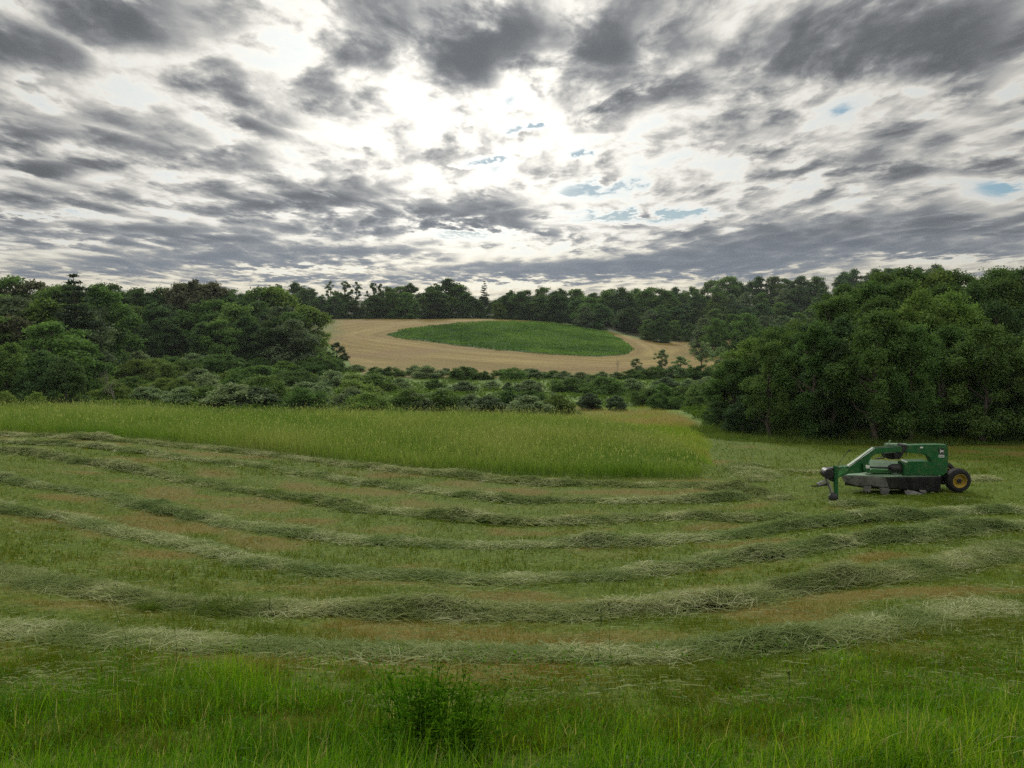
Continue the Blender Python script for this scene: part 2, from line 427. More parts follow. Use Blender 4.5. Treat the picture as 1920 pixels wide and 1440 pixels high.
# ---------------------------------------------------------------- ground sheet
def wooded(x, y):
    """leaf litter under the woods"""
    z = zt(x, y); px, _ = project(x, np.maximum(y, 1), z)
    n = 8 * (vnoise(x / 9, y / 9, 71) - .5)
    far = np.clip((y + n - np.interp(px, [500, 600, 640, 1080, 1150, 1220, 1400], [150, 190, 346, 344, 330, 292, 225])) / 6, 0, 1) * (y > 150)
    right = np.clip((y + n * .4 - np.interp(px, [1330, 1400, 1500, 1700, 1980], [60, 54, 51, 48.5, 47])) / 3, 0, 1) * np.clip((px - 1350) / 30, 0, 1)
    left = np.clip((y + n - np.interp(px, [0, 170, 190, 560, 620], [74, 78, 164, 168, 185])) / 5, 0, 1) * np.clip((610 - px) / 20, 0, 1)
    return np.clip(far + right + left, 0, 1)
def ground_mat():
    m, nt, out = new_mat('ground_soil_and_grass')
    P = position(nt)
    dry = attr(nt, 'dry'); wet = attr(nt, 'valley')
    n = noise(nt, P, 9.0, 6, .65); n2 = noise(nt, P, 1.3, 4, .6); n3 = noise(nt, P, .22, 4, .6); nf = noise(nt, P, 40.0, 3, .6)
    green = ramp(nt, n.smooth(.25, .75), [(0, (.036, .060, .005)), (.5, (.070, .112, .008)), (1, (.125, .165, .018))])
    tan = ramp(nt, nf.smooth(.25, .75), [(0, (.062, .050, .008)), (.5, (.125, .095, .020)), (1, (.21, .16, .045))])
    c = mixc(nt, (dry + (n2 - .5) * .7 + (nf - .5) * 1.5 + (n - .5) * .9).smooth(.25, .75) * .78, green, tan)
    val = ramp(nt, n3.smooth(.3, .7), [(0, (.060, .110, .016)), (.5, (.10, .165, .026)), (1, (.145, .21, .040))])
    c = mixc(nt, wet, c, val)
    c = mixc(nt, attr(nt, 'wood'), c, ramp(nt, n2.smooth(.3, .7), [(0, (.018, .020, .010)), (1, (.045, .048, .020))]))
    b = nt.nodes.new('ShaderNodeBsdfPrincipled'); b.inputs['Roughness'].default_value = .95
    b.inputs['Specular IOR Level'].default_value = .1
    nt.links.new(c, b.inputs['Base Color'])
    bp = nt.nodes.new('ShaderNodeBump'); bp.inputs['Strength'].default_value = .6; bp.inputs['Distance'].default_value = .05
    nt.links.new((n + nf * .4).k, bp.inputs['Height']); nt.links.new(bp.outputs[0], b.inputs['Normal'])
    nt.links.new(b.outputs[0], out.inputs[0])
    return m
def sheet(name, av, yv, mat, lift=0.0, mask=None, attrs=None):
    A, Y = np.meshgrid(av, yv); X = A * (np.maximum(Y, 0) + 3); Z = zt(X, Y) + lift
    V = np.c_[X.ravel(), Y.ravel(), Z.ravel()]
    na = len(av); i, j = np.meshgrid(np.arange(na - 1), np.arange(len(yv) - 1)); q = (j * na + i).ravel()
    F = np.c_[q, q + 1, q + na + 1, q + na]
    if mask is not None:
        k = mask(V[:, 0], V[:, 1]); F = F[k[F].all(1)]
    at_ = {n: f(V[:, 0], V[:, 1]) for n, f in (attrs or {}).items()}
    return np_mesh(name, V, F, mat, at_, smooth=True)
yv = np.r_[-20, -12, -7, -4, -2, -1, np.exp(np.linspace(0, math.log(1503 / 3), 620)) * 3 - 3]
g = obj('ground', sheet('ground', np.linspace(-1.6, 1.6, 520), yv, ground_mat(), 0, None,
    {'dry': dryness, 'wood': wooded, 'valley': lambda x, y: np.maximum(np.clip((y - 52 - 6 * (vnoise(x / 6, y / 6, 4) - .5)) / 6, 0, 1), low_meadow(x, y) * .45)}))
tag(g, kind='structure')

# far mown hillside
TAN_EDGE = [(597, 600), (606, 597), (700, 595), (900, 595), (1000, 597), (1080, 603), (1150, 618), (1190, 640), (1250, 641), (1330, 648), (1420, 664), (1450, 700), (1300, 706), (1150, 712), (900, 716), (680, 712), (655, 690), (625, 655), (600, 636), (585, 618)]
def tan_mask(x, y):
    z = zt(x, y); px, py = project(x, y, z)
    left = np.interp(y, [150, 185, 215, 250, 290, 330, 345], [690, 668, 640, 612, 596, 598, 606]) + 10 * (vnoise(y / 7, y * 0, 2) - .5)
    back = np.interp(px, [580, 900, 1050, 1150, 1200, 1450], [342, 342, 338, 325, 300, 285])
    return (px > left) & (px < 1450) & (y > 165) & (y < back)
def stubble_mat():
    m, nt, out = new_mat('far_stubble')
    P = position(nt); sp = nt.nodes.new('ShaderNodeSeparateXYZ'); nt.links.new(P, sp.inputs[0])
    X, Y, Z = (S(nt, o) for o in sp.outputs)
    w1 = noise(nt, P, .012, 2) ; w2 = noise(nt, P, .05, 3)
    yw = Y + (X - 10) * (X - 10) * .0012 + w1 * 34.0
    v = vec(nt, X * .012, yw * .22, 0.0)
    ring = attr(nt, 'ring')
    st = noise(nt, vec(nt, X * .012, ring * .16, w1 * 3.0), 1.0, 5, .72, .5); big = noise(nt, vec(nt, X * .02, yw * .05, 3.0), 1.0, 3, .5); f = noise(nt, P, 1.6, 4, .65)
    c = ramp(nt, (st * .85 + f * .3 - .07).smooth(.32, .70), [(0, (.135, .094, .020)), (.5, (.190, .138, .034)), (1, (.265, .205, .066))])
    c = mixc(nt, big.smooth(.50, .70) * .7, c, (.135, .125, .034))
    c = mixc(nt, noise(nt, vec(nt, X * .03, yw * .035, 9.0), 1.0, 4, .6).smooth(.48, .66) * .65, c, (.165, .105, .042))
    c = mixc(nt, attr(nt, 'edge'), c, (.105, .125, .03))
    c = mixc(nt, attr(nt, 'crop'), c, (.045, .10, .02))
    b = nt.nodes.new('ShaderNodeBsdfPrincipled'); b.inputs['Roughness'].default_value = .95; b.inputs['Specular IOR Level'].default_value = .1
    nt.links.new(c, b.inputs['Base Color'])
    bp = nt.nodes.new('ShaderNodeBump'); bp.inputs['Strength'].default_value = .5; bp.inputs['Distance'].default_value = .2
    nt.links.new((st + f).k, bp.inputs['Height']); nt.links.new(bp.outputs[0], b.inputs['Normal'])
    nt.links.new(b.outputs[0], out.inputs[0])
    return m
def tan_edge(x, y):
    z = zt(x, y); px, py = project(x, y, z)
    e = np.clip((650 - px) / 45, 0, 1) * np.clip((y - 240) / 30, .2, 1) + np.clip((190 - y) / 20, 0, 1) * .5
    return np.clip(e * (0.4 + vnoise(x / 6, y / 6, 9)), 0, 1)


# green crop strip on that hillside
def ring_dist(x, y):
    """distance from the crop strip: the mowing lines run round it"""
    d = np.full(np.shape(x), 1e9); n = len(CROP_PLAN)
    for i in range(n):
        a = CROP_PLAN[i]; b = CROP_PLAN[(i + 1) % n]; e = b - a; L = (e ** 2).sum() + 1e-9
        t = np.clip(((x - a[0]) * e[0] + (y - a[1]) * e[1]) / L, 0, 1)
        d = np.minimum(d, np.hypot(x - a[0] - t * e[0], y - a[1] - t * e[1]))
    return d
CROP = [(722, 627), (745, 620), (790, 613), (870, 605), (930, 602.5), (980, 602), (1040, 606), (1085, 611), (1130, 620), (1165, 636), (1180, 646), (1186, 656), (1172, 664), (1120, 668), (1040, 664), (930, 655), (830, 643), (770, 636)]
CROP_PLAN = np.array([ground_at(px, py + 1.5, 150, 340)[:2] for px, py in CROP])
f = obj('stubble_field', sheet('stubble_field', np.linspace(-.30, .36, 330), np.linspace(160, 345, 240), stubble_mat(), .07, tan_mask, {'edge': tan_edge, 'ring': ring_dist, 'crop': lambda x, y: inside(CROP_PLAN, x, y).astype(float)}))
tag(f, kind='structure')
def crop_mesh():
    x0, y0 = CROP_PLAN.min(0); x1, y1 = CROP_PLAN.max(0)
    n = 60000
    x = RNG.uniform(x0, x1, n); y = RNG.uniform(y0, y1, n)
    k = inside(CROP_PLAN, x + 3.0 * (fbm(x / 5, y / 5, 48, 2) - .5), y + 5 * (fbm(x / 6, y / 5, 49, 2) - .5)); x, y = x[k], y[k]
    lump = fbm(x / 3.5, y / 5, 41, 3); row = vnoise(x / 14, y / 3.0, 44)
    thin = np.clip((x - CROP_PLAN[:, 0].min()) / (x1 - x0), 0, 1)
    h = (.25 + 1.15 * np.clip(lump - .25, 0, 1) * (1.0 - .5 * thin) + .2 * row) * RNG.uniform(.55, 1.05, len(x))
    c = np.c_[x, y, zt(x, y) + h]
    v = np.clip(.30 * RNG.random(len(x)) + 1.5 * (fbm(x / 9, y / 11, 46, 3) - .36) + .35 * thin, 0, 1)
    d = RNG.normal(0, 1, (len(x), 3)); d[:, 2] = np.abs(d[:, 2]) + .5
    return leaf_quads(c, d, RNG.uniform(.3, .6, len(x)), .75), v
# ---------------------------------------------------------------- plants: leaves, crowns, trunks
def unit(a): return a / (np.linalg.norm(a, axis=1, keepdims=True) + 1e-9)
def leaf_quads(c, nrm, s, aspect=.6, rng=RNG):
    """one rhombic leaf per centre: returns verts, faces"""
    n = len(c); nrm = unit(nrm)
    t = unit(np.cross(nrm, rng.normal(0, 1, (n, 3)))); b = np.cross(nrm, t)
    s = np.asarray(s).reshape(-1, 1) * .5
    fold = nrm * s * .25
    V = np.stack([c - t * s * 1.15, c + b * s * aspect + fold, c + t * s * 1.15, c - b * s * aspect + fold], 1).reshape(-1, 3)
    return V, np.arange(4 * n).reshape(-1, 4)

def tube(path, rad, k=7):
    """closed tapered tube along a path"""
    P = np.asarray(path, float); n = len(P); V = []; F = []
    for i in range(n):
        d = P[min(i + 1, n - 1)] - P[max(i - 1, 0)]; d = d / (np.linalg.norm(d) + 1e-9)
        a = np.cross(d, [0.31, .95, .07]); a /= np.linalg.norm(a) + 1e-9; b = np.cross(d, a)
        for j in range(k):
            q = 2 * math.pi * j / k; V.append(P[i] + rad[i] * (a * math.cos(q) + b * math.sin(q)))
    for i in range(n - 1):
        for j in range(k): F.append((i * k + j, i * k + (j + 1) % k, (i + 1) * k + (j + 1) % k, (i + 1) * k + j))
    return np.array(V), np.array(F)
def join(parts):
    V = []; F = []; o = 0
    for v, f in parts:
        V.append(v); F.append(f + o); o += len(v)
    return np.concatenate(V), np.concatenate(F)
def wander(rng, a, b, n=6, w=.06):
    a = np.asarray(a, float); b = np.asarray(b, float); L = np.linalg.norm(b - a)
    P = np.linspace(a, b, n); P[1:-1] += rng.normal(0, w * L, (n - 2, 3)) * .6
    return P

bark = simple('bark', (.09, .075, .06), .9, spec=.15, noise_amt=.4, nscale=2.5, bump=.5)
pale_bark = simple('pale_bark', (.20, .18, .15), .9, spec=.15, noise_amt=.3, nscale=2.5, bump=.4)
LEAF = {
 'far_deep': leafy('dark_far_leaves', [(0, (.042, .084, .030)), (.5, (.072, .135, .044)), (1, (.115, .20, .062))], .42, .02),
 'far_mid': leafy('green_far_leaves', [(0, (.056, .110, .028)), (.5, (.098, .180, .042)), (1, (.15, .25, .062))], .45, .02),
 'shrub': leafy('shrub_leaves', [(0, (0.115, 0.170, 0.080)), (.5, (0.182, 0.260, 0.115)), (1, (0.270, 0.356, 0.166))], .42, .03),
 'deep':  leafy('deep_green_leaves', [(0, (.030, .062, .022)), (.5, (.052, .104, .032)), (1, (.088, .158, .044))], .38, .03),
 'mid':   leafy('mid_green_leaves', [(0, (.042, .086, .022)), (.5, (.074, .142, .032)), (1, (.120, .205, .048))], .42, .03),
 'light': leafy('light_green_leaves', [(0, (0.076, 0.133, 0.025)), (.5, (0.127, 0.209, 0.041)), (1, (0.190, 0.282, 0.060))], .45, .03),
 'grey':  leafy('grey_green_leaves', [(0, (0.065, 0.101, 0.052)), (.5, (0.107, 0.159, 0.075)), (1, (0.164, 0.224, 0.109))], .38, .03),
 'brown': leafy('dull_olive_leaves', [(0, (0.062, 0.073, 0.040)), (.5, (0.098, 0.110, 0.057)), (1, (0.144, 0.158, 0.080))], .34, .03),
 'needle': leafy('pine_needles', [(0, (.024, .042, .026)), (.5, (.038, .064, .036)), (1, (.062, .094, .050))], .18, .03),
}
def crown(name, seed, nclump, nleaf, leaf, f0=.12, rmax=3.3, top=.35, mat='mid', irregular=.25, clump=(.16, .3), shell=.55, squash=.78):
    """10 m tall template: clumps of leaves spread through the volume of the crown, and limbs that reach them"""
    rng = np.random.default_rng(seed)
    cs = []; rs = []
    lob = rng.uniform(0, 6.28, 4)
    tries = 0
    while len(cs) < nclump and tries < nclump * 40:
        tries += 1
        f = rng.uniform(0, 1) ** .85
        prof = (1 - abs((f - top) / (1 - top)) ** 2.1) ** .6 if f > top else (1 - ((top - f) / top) ** 2.0 * .62) ** .8
        az = rng.uniform(0, 2 * math.pi)
        prof *= 1 + irregular * (math.sin(az * 2 + lob[0]) * .5 + math.sin(az * 3 + lob[1] + f * 4) * .5)
        rr = rng.uniform(shell, 1.0) if rng.random() < .85 else rng.uniform(.1, shell)
        r = rmax * prof * rr
        R_ = rng.uniform(*clump) * rmax * (1.05 - .35 * f)
        p = np.array([r * math.cos(az), r * math.sin(az), 10 * (f0 + (1 - f0) * f) - R_ * .6])
        if any(np.linalg.norm(p - q) < .36 * (R_ + s) for q, s in zip(cs, rs)): continue
        cs.append(p); rs.append(R_)
    cs = np.array(cs); rs = np.array(rs)
    w = rs ** 2; cnt = np.maximum(8, (nleaf * w / w.sum()).astype(int)); idx = np.repeat(np.arange(len(cs)), cnt); n = len(idx)
    d = unit(rng.normal(0, 1, (n, 3))); lowflip = (d[:, 2] < -.2) & (rng.random(n) < .55); d[lowflip, 2] *= -1
    rad = rs[idx] * np.where(rng.random(n) < .7, rng.uniform(.2, 1.0, n) ** .5, np.abs(rng.normal(.9, .32, n)))
    an = rng.uniform(.6, 1.45, (len(cs), 3)); an[:, 2] = squash * rng.uniform(.7, 1.15, len(cs))
    P = cs[idx] + d * rad[:, None] * an[idx]
    j = rng.normal(0, .16, (n // 7 + 1, 3)); P = P + np.repeat(j, 7, 0)[:n] * rmax * .35
    P[:, 2] -= .12 * rs[idx] * rng.random(n)
    nr = d * .55 + np.array([0, 0, .55]) + rng.normal(0, .55, (n, 3))
    s = leaf * rng.uniform(.65, 1.35, n)
    V, F = leaf_quads(P, nr, s, .62, rng)
    v = np.clip(.62 * rng.random(n) + .38 * rng.random(len(cs))[idx], 0, 1)
    cm = np_mesh(name + '_crown', V, F, LEAF[mat], {'v': np.repeat(v, 4)})
    zt0 = 10 * (f0 + (1 - f0) * .72)
    parts = [tube(wander(rng, (0, 0, -.6), (rng.normal(0, .2), rng.normal(0, .2), zt0), 8, .015), np.linspace(.24, .06, 8) * (1 + np.array([.6, .1, 0, 0, 0, 0, 0, 0])), 9)]
    for i in rng.permutation(len(cs))[:min(len(cs), 16)]:
        zb = max(.8, min(zt0 * .95, cs[i][2] - np.hypot(*cs[i][:2]) * rng.uniform(.5, 1.0)))
        parts.append(tube(wander(rng, (0, 0, zb), cs[i], 6, .05), np.linspace(.10, .02, 6), 5))
    tv, tf = join(parts)
    return cm, np_mesh(name + '_trunk', tv, tf, bark, smooth=True)

def conifer(name, seed, nleaf, leaf, mat='needle', rbase=2.4, f0=.12, gaps=.35):
    rng = np.random.default_rng(seed); C = []; N = []; parts = [tube(wander(rng, (0, 0, -.5), (0, 0, 9.9), 9, .006), np.linspace(.2, .02, 9), 8)]
    tiers = 15
    for i in range(tiers):
        f = i / (tiers - 1); z = 10 * (f0 + (1 - f0) * f * .97)
        for k in range(6 if f < .85 else 4):
            if rng.random() < gaps * (1 - f * .5): continue
            az = rng.uniform(0, 6.28); L = rbase * (1 - f) ** .75 * rng.uniform(.6, 1.15) + .22
            tip = np.array([math.cos(az) * L, math.sin(az) * L, z + L * rng.uniform(-.05, .30)])
            parts.append(tube(np.linspace([0, 0, z - .05], tip, 4), np.linspace(.05, .012, 4), 4))
            m = int(nleaf / (tiers * 4.2) * (L / rbase + .25)); u = rng.uniform(.2, 1.05, m)
            C.append(np.array([0, 0, z]) * (1 - u[:, None]) + tip * u[:, None] + rng.normal(0, 1, (m, 3)) * np.array([.30, .30, .11]) * (.4 + .6 * L / rbase))
    C = np.concatenate(C); n = len(C)
    V, F = leaf_quads(C, rng.normal(0, 1, (n, 3)) + np.array([0, 0, 1.0]), leaf * rng.uniform(.6, 1.3, n), .35, rng)
    cm = np_mesh(name + '_crown', V, F, LEAF[mat], {'v': np.repeat(rng.random(n), 4)})
    tv, tf = join(parts)
    return cm, np_mesh(name + '_trunk', tv, tf, bark, smooth=True)

def bare(name, seed, levels=4, matr=None, twigs=True):
    """leafless branching tree, 10 m"""
    rng = np.random.default_rng(seed); parts = []
    def grow(p, d, L, r, lv):
        q = p + d * L; parts.append(tube(wander(rng, p, q, 5, .03), np.linspace(r, r * .62, 5), 6 if lv > 1 else 4))
        if lv == 0: return
        for k in range(3 if lv < levels else 4):
            dd = d * .8 + rng.normal(0, .42, 3) + np.array([0, 0, .22]); dd /= np.linalg.norm(dd)
            grow(p + (q - p) * rng.uniform(.55, 1), dd, L * rng.uniform(.6, .8), r * .55, lv - 1)
    grow(np.array([0, 0, -.4]), np.array([.03, 0, 1.0]), 3.7, .10, levels)
    V, F = join(parts); V[:, 2] *= 10 / V[:, 2].max()
    return np_mesh(name + '_trunk', V, F, matr or pale_bark, smooth=True)

T = {}                                       # templates: kind -> list of (crown mesh, trunk mesh)
def near(i, **k): return crown('wood_edge_tree', 100 + i, 62, 30000, .165, **k)
T['near'] = [near(0, mat='mid', f0=.05, rmax=3.0, top=.35), near(1, mat='deep', f0=.08, rmax=2.7, top=.42), near(2, mat='light', f0=.04, rmax=2.9, top=.4, irregular=.35),
             near(3, mat='mid', f0=.04, rmax=2.5, top=.5, irregular=.4), near(4, mat='deep', f0=.03, rmax=3.2, top=.3)]
def far(i, n=12000, **k): return crown('far_tree', 200 + i, 64, n, .34, clump=(.2, .36), **k)
T['far'] = [far(0, mat='far_deep', rmax=3.5, f0=.02), far(1, mat='far_mid', rmax=3.7, f0=.0), far(2, mat='far_deep', rmax=2.9, top=.45, f0=.0), far(3, mat='far_mid', rmax=3.2, irregular=.35, f0=.02),
            far(4, mat='grey', rmax=3.4, f0=.0), far(5, mat='light', rmax=3.4, f0=.0)]
T['brown'] = [far(6, mat='brown', rmax=3.4, f0=.0), far(7, mat='brown', rmax=2.6, top=.5, irregular=.4, f0=.02)]
T['airy'] = [crown('airy_tree', 300, 30, 2400, .30, f0=.3, rmax=2.4, mat='grey', irregular=.5, clump=(.12, .22)), crown('airy_tree', 301, 24, 2000, .30, f0=.35, rmax=2.2, top=.5, mat='mid', irregular=.5, clump=(.12, .22))]
T['pine'] = [conifer('pine_tree', 310, 5200, .30), conifer('pine_tree', 311, 7500, .30, rbase=2.9, gaps=.15)]
# bushes: 10 units tall, wide; scaled down where they stand
def bush(i, **k): return crown('bush', 400 + i, 44, 9500, .62, f0=.0, clump=(.2, .36), squash=.85, **k)
T['bush'] = [bush(0, mat='shrub', rmax=6.5, top=.3), bush(1, mat='far_mid', rmax=7.5, top=.25), bush(2, mat='grey', rmax=5.0, top=.4), bush(3, mat='far_mid', rmax=6.0, top=.35), bush(4, mat='light', rmax=7.5, top=.2)]
T['vase'] = [crown('vase_tree', 500, 26, 3600, .28, f0=.42, rmax=3.1, top=.75, mat='shrub', irregular=.5, clump=(.16, .28), shell=.45)]
T['young'] = [crown('young_tree', 510, 40, 5200, .32, f0=.22, rmax=2.5, top=.55, mat='shrub', irregular=.4, clump=(.2, .34))]
T['round'] = [crown('round_tree', 520, 40, 8000, .30, f0=.05, rmax=3.1, top=.5, mat='deep', irregular=.15)]

PLANTS = []                                   # (object, adjective noun, zone, layer, column): described once all stand
def plant(kind, var, px, y, row=None, h=None, name='tree', noun='', zone='', layer='', rz=None, wide=1.0, cat='tree'):
    p = at(px, y)
    if h is None: h = max(1.5, z_of_row(row, p[0], p[1]) - p[2])
    cm, tm = T[kind][var % len(T[kind])]
    o = empty(name, tuple(p), RNG.uniform(0, 6.28) if rz is None else rz)
    s = h / 10.0; o.scale = (s * wide, s * wide, s)
    c = obj('crown' if cat == 'tree' else 'foliage', cm, o); t = obj('trunk' if cat == 'tree' else 'stems', tm, o)
    o['category'] = cat
    PLANTS.append((o, noun, zone, layer, px))
    return o
ADJ = {'near': ['full green', 'dark dense', 'bright leafy', 'narrow green', 'broad dark'],
       'far': ['dark round-topped', 'green broad', 'dark narrow', 'ragged green', 'grey-green', 'pale green'],
       'brown': ['dull olive', 'dull ragged'], 'airy': ['thin airy', 'sparse airy'], 'pine': ['tiered pine', 'bushy pine'],
       'bush': ['grey-green', 'wide green', 'small grey-green', 'dark', 'bright green']}
def row_of(zone, layer, px0, px1, step, yfun, rowfun, kinds, jit=.35, name='broadleaf_tree', rj=9, wide=(1.1, 1.45)):
    px = px0
    while px < px1:
        q = px + RNG.uniform(-jit, jit) * step
        k, v = kinds[RNG.integers(len(kinds))]
        y = yfun(q) if callable(yfun) else yfun
        r = np.interp(q, *rowfun) + RNG.uniform(-rj * .4, rj)
        nm = 'pine_tree' if k == 'pine' else name
        plant(k, v, q, y * RNG.uniform(.97, 1.03), r, None, nm, ADJ[k][v] + ' tree' if k != 'pine' else ADJ[k][v] + ' tree', zone, layer, None, RNG.uniform(*wide))
        px += step * RNG.uniform(.85, 1.15)
F_ALL = [('far', 0), ('far', 1), ('far', 2), ('far', 3), ('far', 4)]
SIL_L = ([-200, 0, 60, 130, 170, 250, 300, 330, 400, 425, 450, 520, 560, 600], [512, 513, 519, 533, 532, 536, 540, 533, 525, 538, 541, 532, 534, 540])
# left wood, nearest clump at the edge of the hay
row_of('wood on the left', 'lowest front row', -140, 170, 58, 80, ([-200, 0, 100, 175], [640, 640, 655, 690]), [('brown', 0), ('brown', 1), ('far', 3), ('far', 4), ('far', 0)])
row_of('wood on the left', 'second row', -170, 175, 50, 98, ([-200, 0, 120, 175], [585, 590, 600, 640]), [('brown', 0), ('far', 1), ('far', 4), ('brown', 1)])
row_of('wood on the left', 'third row', -190, 170, 46, 122, ([-200, 0, 60, 170], [545, 548, 552, 580]), [('far', 1), ('far', 3), ('far', 5), ('brown', 0), ('far', 4)])
row_of('wood on the left', 'skyline row', -220, 190, 44, 150, SIL_L, [('far', 3), ('brown', 0), ('far', 4), ('far', 1)], rj=6)
# left wood, behind the shrubs
row_of('wood behind the shrubs', 'front row', 175, 580, 46, lambda q: 172, ([170, 250, 400, 500, 580, 640], [600, 600, 595, 590, 600, 630]), [('far', 0), ('far', 1), ('far', 2), ('far', 4)])
row_of('wood behind the shrubs', 'second row', 160, 560, 40, 190, ([150, 250, 350, 450, 560], [568, 568, 562, 565, 565]), F_ALL + [('far', 5)])
row_of('wood behind the shrubs', 'skyline row', 150, 545, 36, 212, SIL_L, F_ALL + [('far', 5)], rj=6)
for px, v, r in ((345, 0, 529), (372, 1, 526), (398, 0, 527)):
    plant('brown', v, px, 204, r, None, 'broadleaf_tree', ADJ['brown'][v] + ' tree', 'wood behind the shrubs', 'dark skyline knot', None, 1.0)
plant('pine', 1, 148, 118, 512, None, 'pine_tree', 'tiered pine tree', 'wood on the left', 'solitary spire above the crowns', None, 1.15)
plant('far', 5, 578, 184, 573, None, 'broadleaf_tree', 'pale rounded tree', 'wood behind the shrubs', 'corner by the tan field', None, 1.2)
plant('far', 1, 552, 180, 585, None, 'broadleaf_tree', 'green tree', 'wood behind the shrubs', 'corner by the tan field', None, 1.2)
row_of('wood behind the shrubs', 'low edge', 520, 640, 26, 168, ([500, 560, 600, 640], [640, 640, 655, 668]), [('far', 0), ('far', 2), ('bush', 3)], name='broadleaf_tree')
plant('round', 0, 632, 178, 642, None, 'round_tree', 'dark ball-shaped tree', 'tan hillside', 'left foot', None, 1.15)
# wood behind the hill
SIL_C = ([520, 560, 600, 640, 700, 740, 790, 820, 850, 880, 905, 930, 965, 1000, 1050, 1100, 1200, 1260], [532, 533, 541, 545, 546, 532, 526, 530, 522, 540, 556, 556, 536, 541, 541, 545, 541, 537])
row_of('wood behind the tan hill', 'front row', 560, 1130, 34, 352, (SIL_C[0], [v + 10 for v in SIL_C[1]]), [('far', 0), ('far', 2), ('far', 0), ('far', 1), ('far', 2)], wide=(1.3, 1.6))
row_of('wood behind the tan hill', 'skyline row', 530, 1250, 30, 378, SIL_C, [('far', 0), ('far', 2), ('far', 1), ('far', 3)], rj=8, wide=(1.1, 1.4))
for px, v, r in ((622, 0, 528), (648, 1, 527), (668, 0, 529), (700, 1, 530), (715, 0, 533)):
    plant('airy', v, px, 372, r, None, 'airy_tree', ADJ['airy'][v] + ' tree', 'wood behind the tan hill', 'see-through skyline group', None, .95)
plant('pine', 0, 908, 368, 526, None, 'pine_tree', 'tiered pine tree', 'wood behind the tan hill', 'lone spire over the gap', None, .85)
plant('far', 5, 936, 346, 566, None, 'broadleaf_tree', 'pale round tree', 'wood behind the tan hill', 'near edge', None, 1.25)
# ridge to the right of the hill
SIL_R = ([1100, 1200, 1290, 1330, 1400, 1480, 1530, 1560, 1600, 1660, 1700], [546, 540, 537, 524, 517, 516, 512, 503, 506, 500, 498])
row_of('ridge right of the tan hill', 'lowest row', 1218, 1350, 25, 298, ([1100, 1200, 1350], [596, 592, 606]), [('far', 0), ('far', 2), ('far', 1)], wide=(1.2, 1.5))
row_of('ridge right of the tan hill', 'second row', 1100, 1560, 30, 338, ([1080, 1200, 1400, 1560], [575, 572, 570, 565]), F_ALL, wide=(1.2, 1.5))
row_of('ridge right of the tan hill', 'third row', 1090, 1640, 32, 392, ([1080, 1200, 1300, 1400, 1640], [560, 556, 550, 542, 530]), F_ALL + [('far', 5)], wide=(1.0, 1.25))
row_of('ridge right of the tan hill', 'skyline row', 1090, 1760, 30, 450, SIL_R, [('far', 0), ('far', 1), ('far', 3), ('far', 0)], rj=6, wide=(1.0, 1.25))
row_of('lower ridge foot', 'pale row', 1310, 1540, 30, 232, ([1300, 1330, 1400, 1480, 1550], [612, 590, 583, 585, 590]), [('far', 5), ('far', 1), ('far', 4)], wide=(1.0, 1.25))
# right wood
def yfront(q): return np.interp(q, [1340, 1400, 1500, 1700, 1980], [56, 52, 50, 47.5, 46])
row_of('wood behind the mower', 'front row', 1440, 2040, 62, yfront, ([1400, 1450, 1520, 1600, 1700, 1800, 1900, 2000], [672, 640, 612, 590, 575, 600, 610, 590]), [('near', i) for i in (0, 1, 3, 4, 1)], name='broadleaf_tree', rj=34, wide=(.85, 1.15))
row_of('wood behind the mower', 'second row', 1400, 2060, 66, lambda q: yfront(q) + 8, ([1380, 1430, 1500, 1540, 1600, 1700, 1850, 2000], [668, 625, 606, 590, 552, 542, 560, 555]), [('near', i) for i in range(5)], rj=20, wide=(.85, 1.15))
row_of('wood behind the mower', 'third row', 1560, 2090, 62, lambda q: yfront(q) + 19, ([1540, 1600, 1700, 1850, 2000], [558, 535, 522, 528, 525]), [('near', i) for i in range(5)], rj=14, wide=(.9, 1.15))
row_of('wood behind the mower', 'skyline row', 1580, 2120, 54, lambda q: yfront(q) + 36, ([1560, 1620, 1680, 1750, 1850, 1920, 2100], [530, 514, 506, 506, 504, 498, 498]), [('near', i) for i in (0, 2, 3, 0)], rj=10, wide=(.9, 1.2))
for px, y, r, v, wd in ((1350, 62, 712, 3, 1.2), (1372, 60, 672, 0, 1.3), (1405, 62, 636, 2, 1.3), (1440, 64, 612, 0, 1.25), (1490, 66, 606, 2, 1.25), (1530, 66, 600, 0, 1.2), (1346, 58, 752, 4, 1.6), (1392, 54, 742, 4, 1.6)):
    plant('near', v, px, y, r, None, 'broadleaf_tree', ADJ['near'][v] + ' tree', 'wood behind the mower', 'sloping valley end', None, wd)
# trees standing alone in the valley
plant('vase', 0, 1314, 168, 641, None, 'vase_shaped_tree', 'vase-shaped tree', 'valley shrubs', 'lone', None, 1.0)
plant('young', 0, 1240, 178, 655, None, 'young_tree', 'small thin tree', 'valley shrubs', 'lone', None, 1.1)
plant('young', 0, 1192, 172, 672, None, 'young_tree', 'lumpy young tree', 'valley shrubs', 'lone', None, 1.3)
plant('young', 0, 1352, 150, 650, None, 'young_tree', 'leaning young tree', 'valley shrubs', 'lone', None, 1.2)
plant('young', 0, 1276, 160, 668, None, 'young_tree', 'squat young tree', 'valley shrubs', 'lone', None, 1.6)
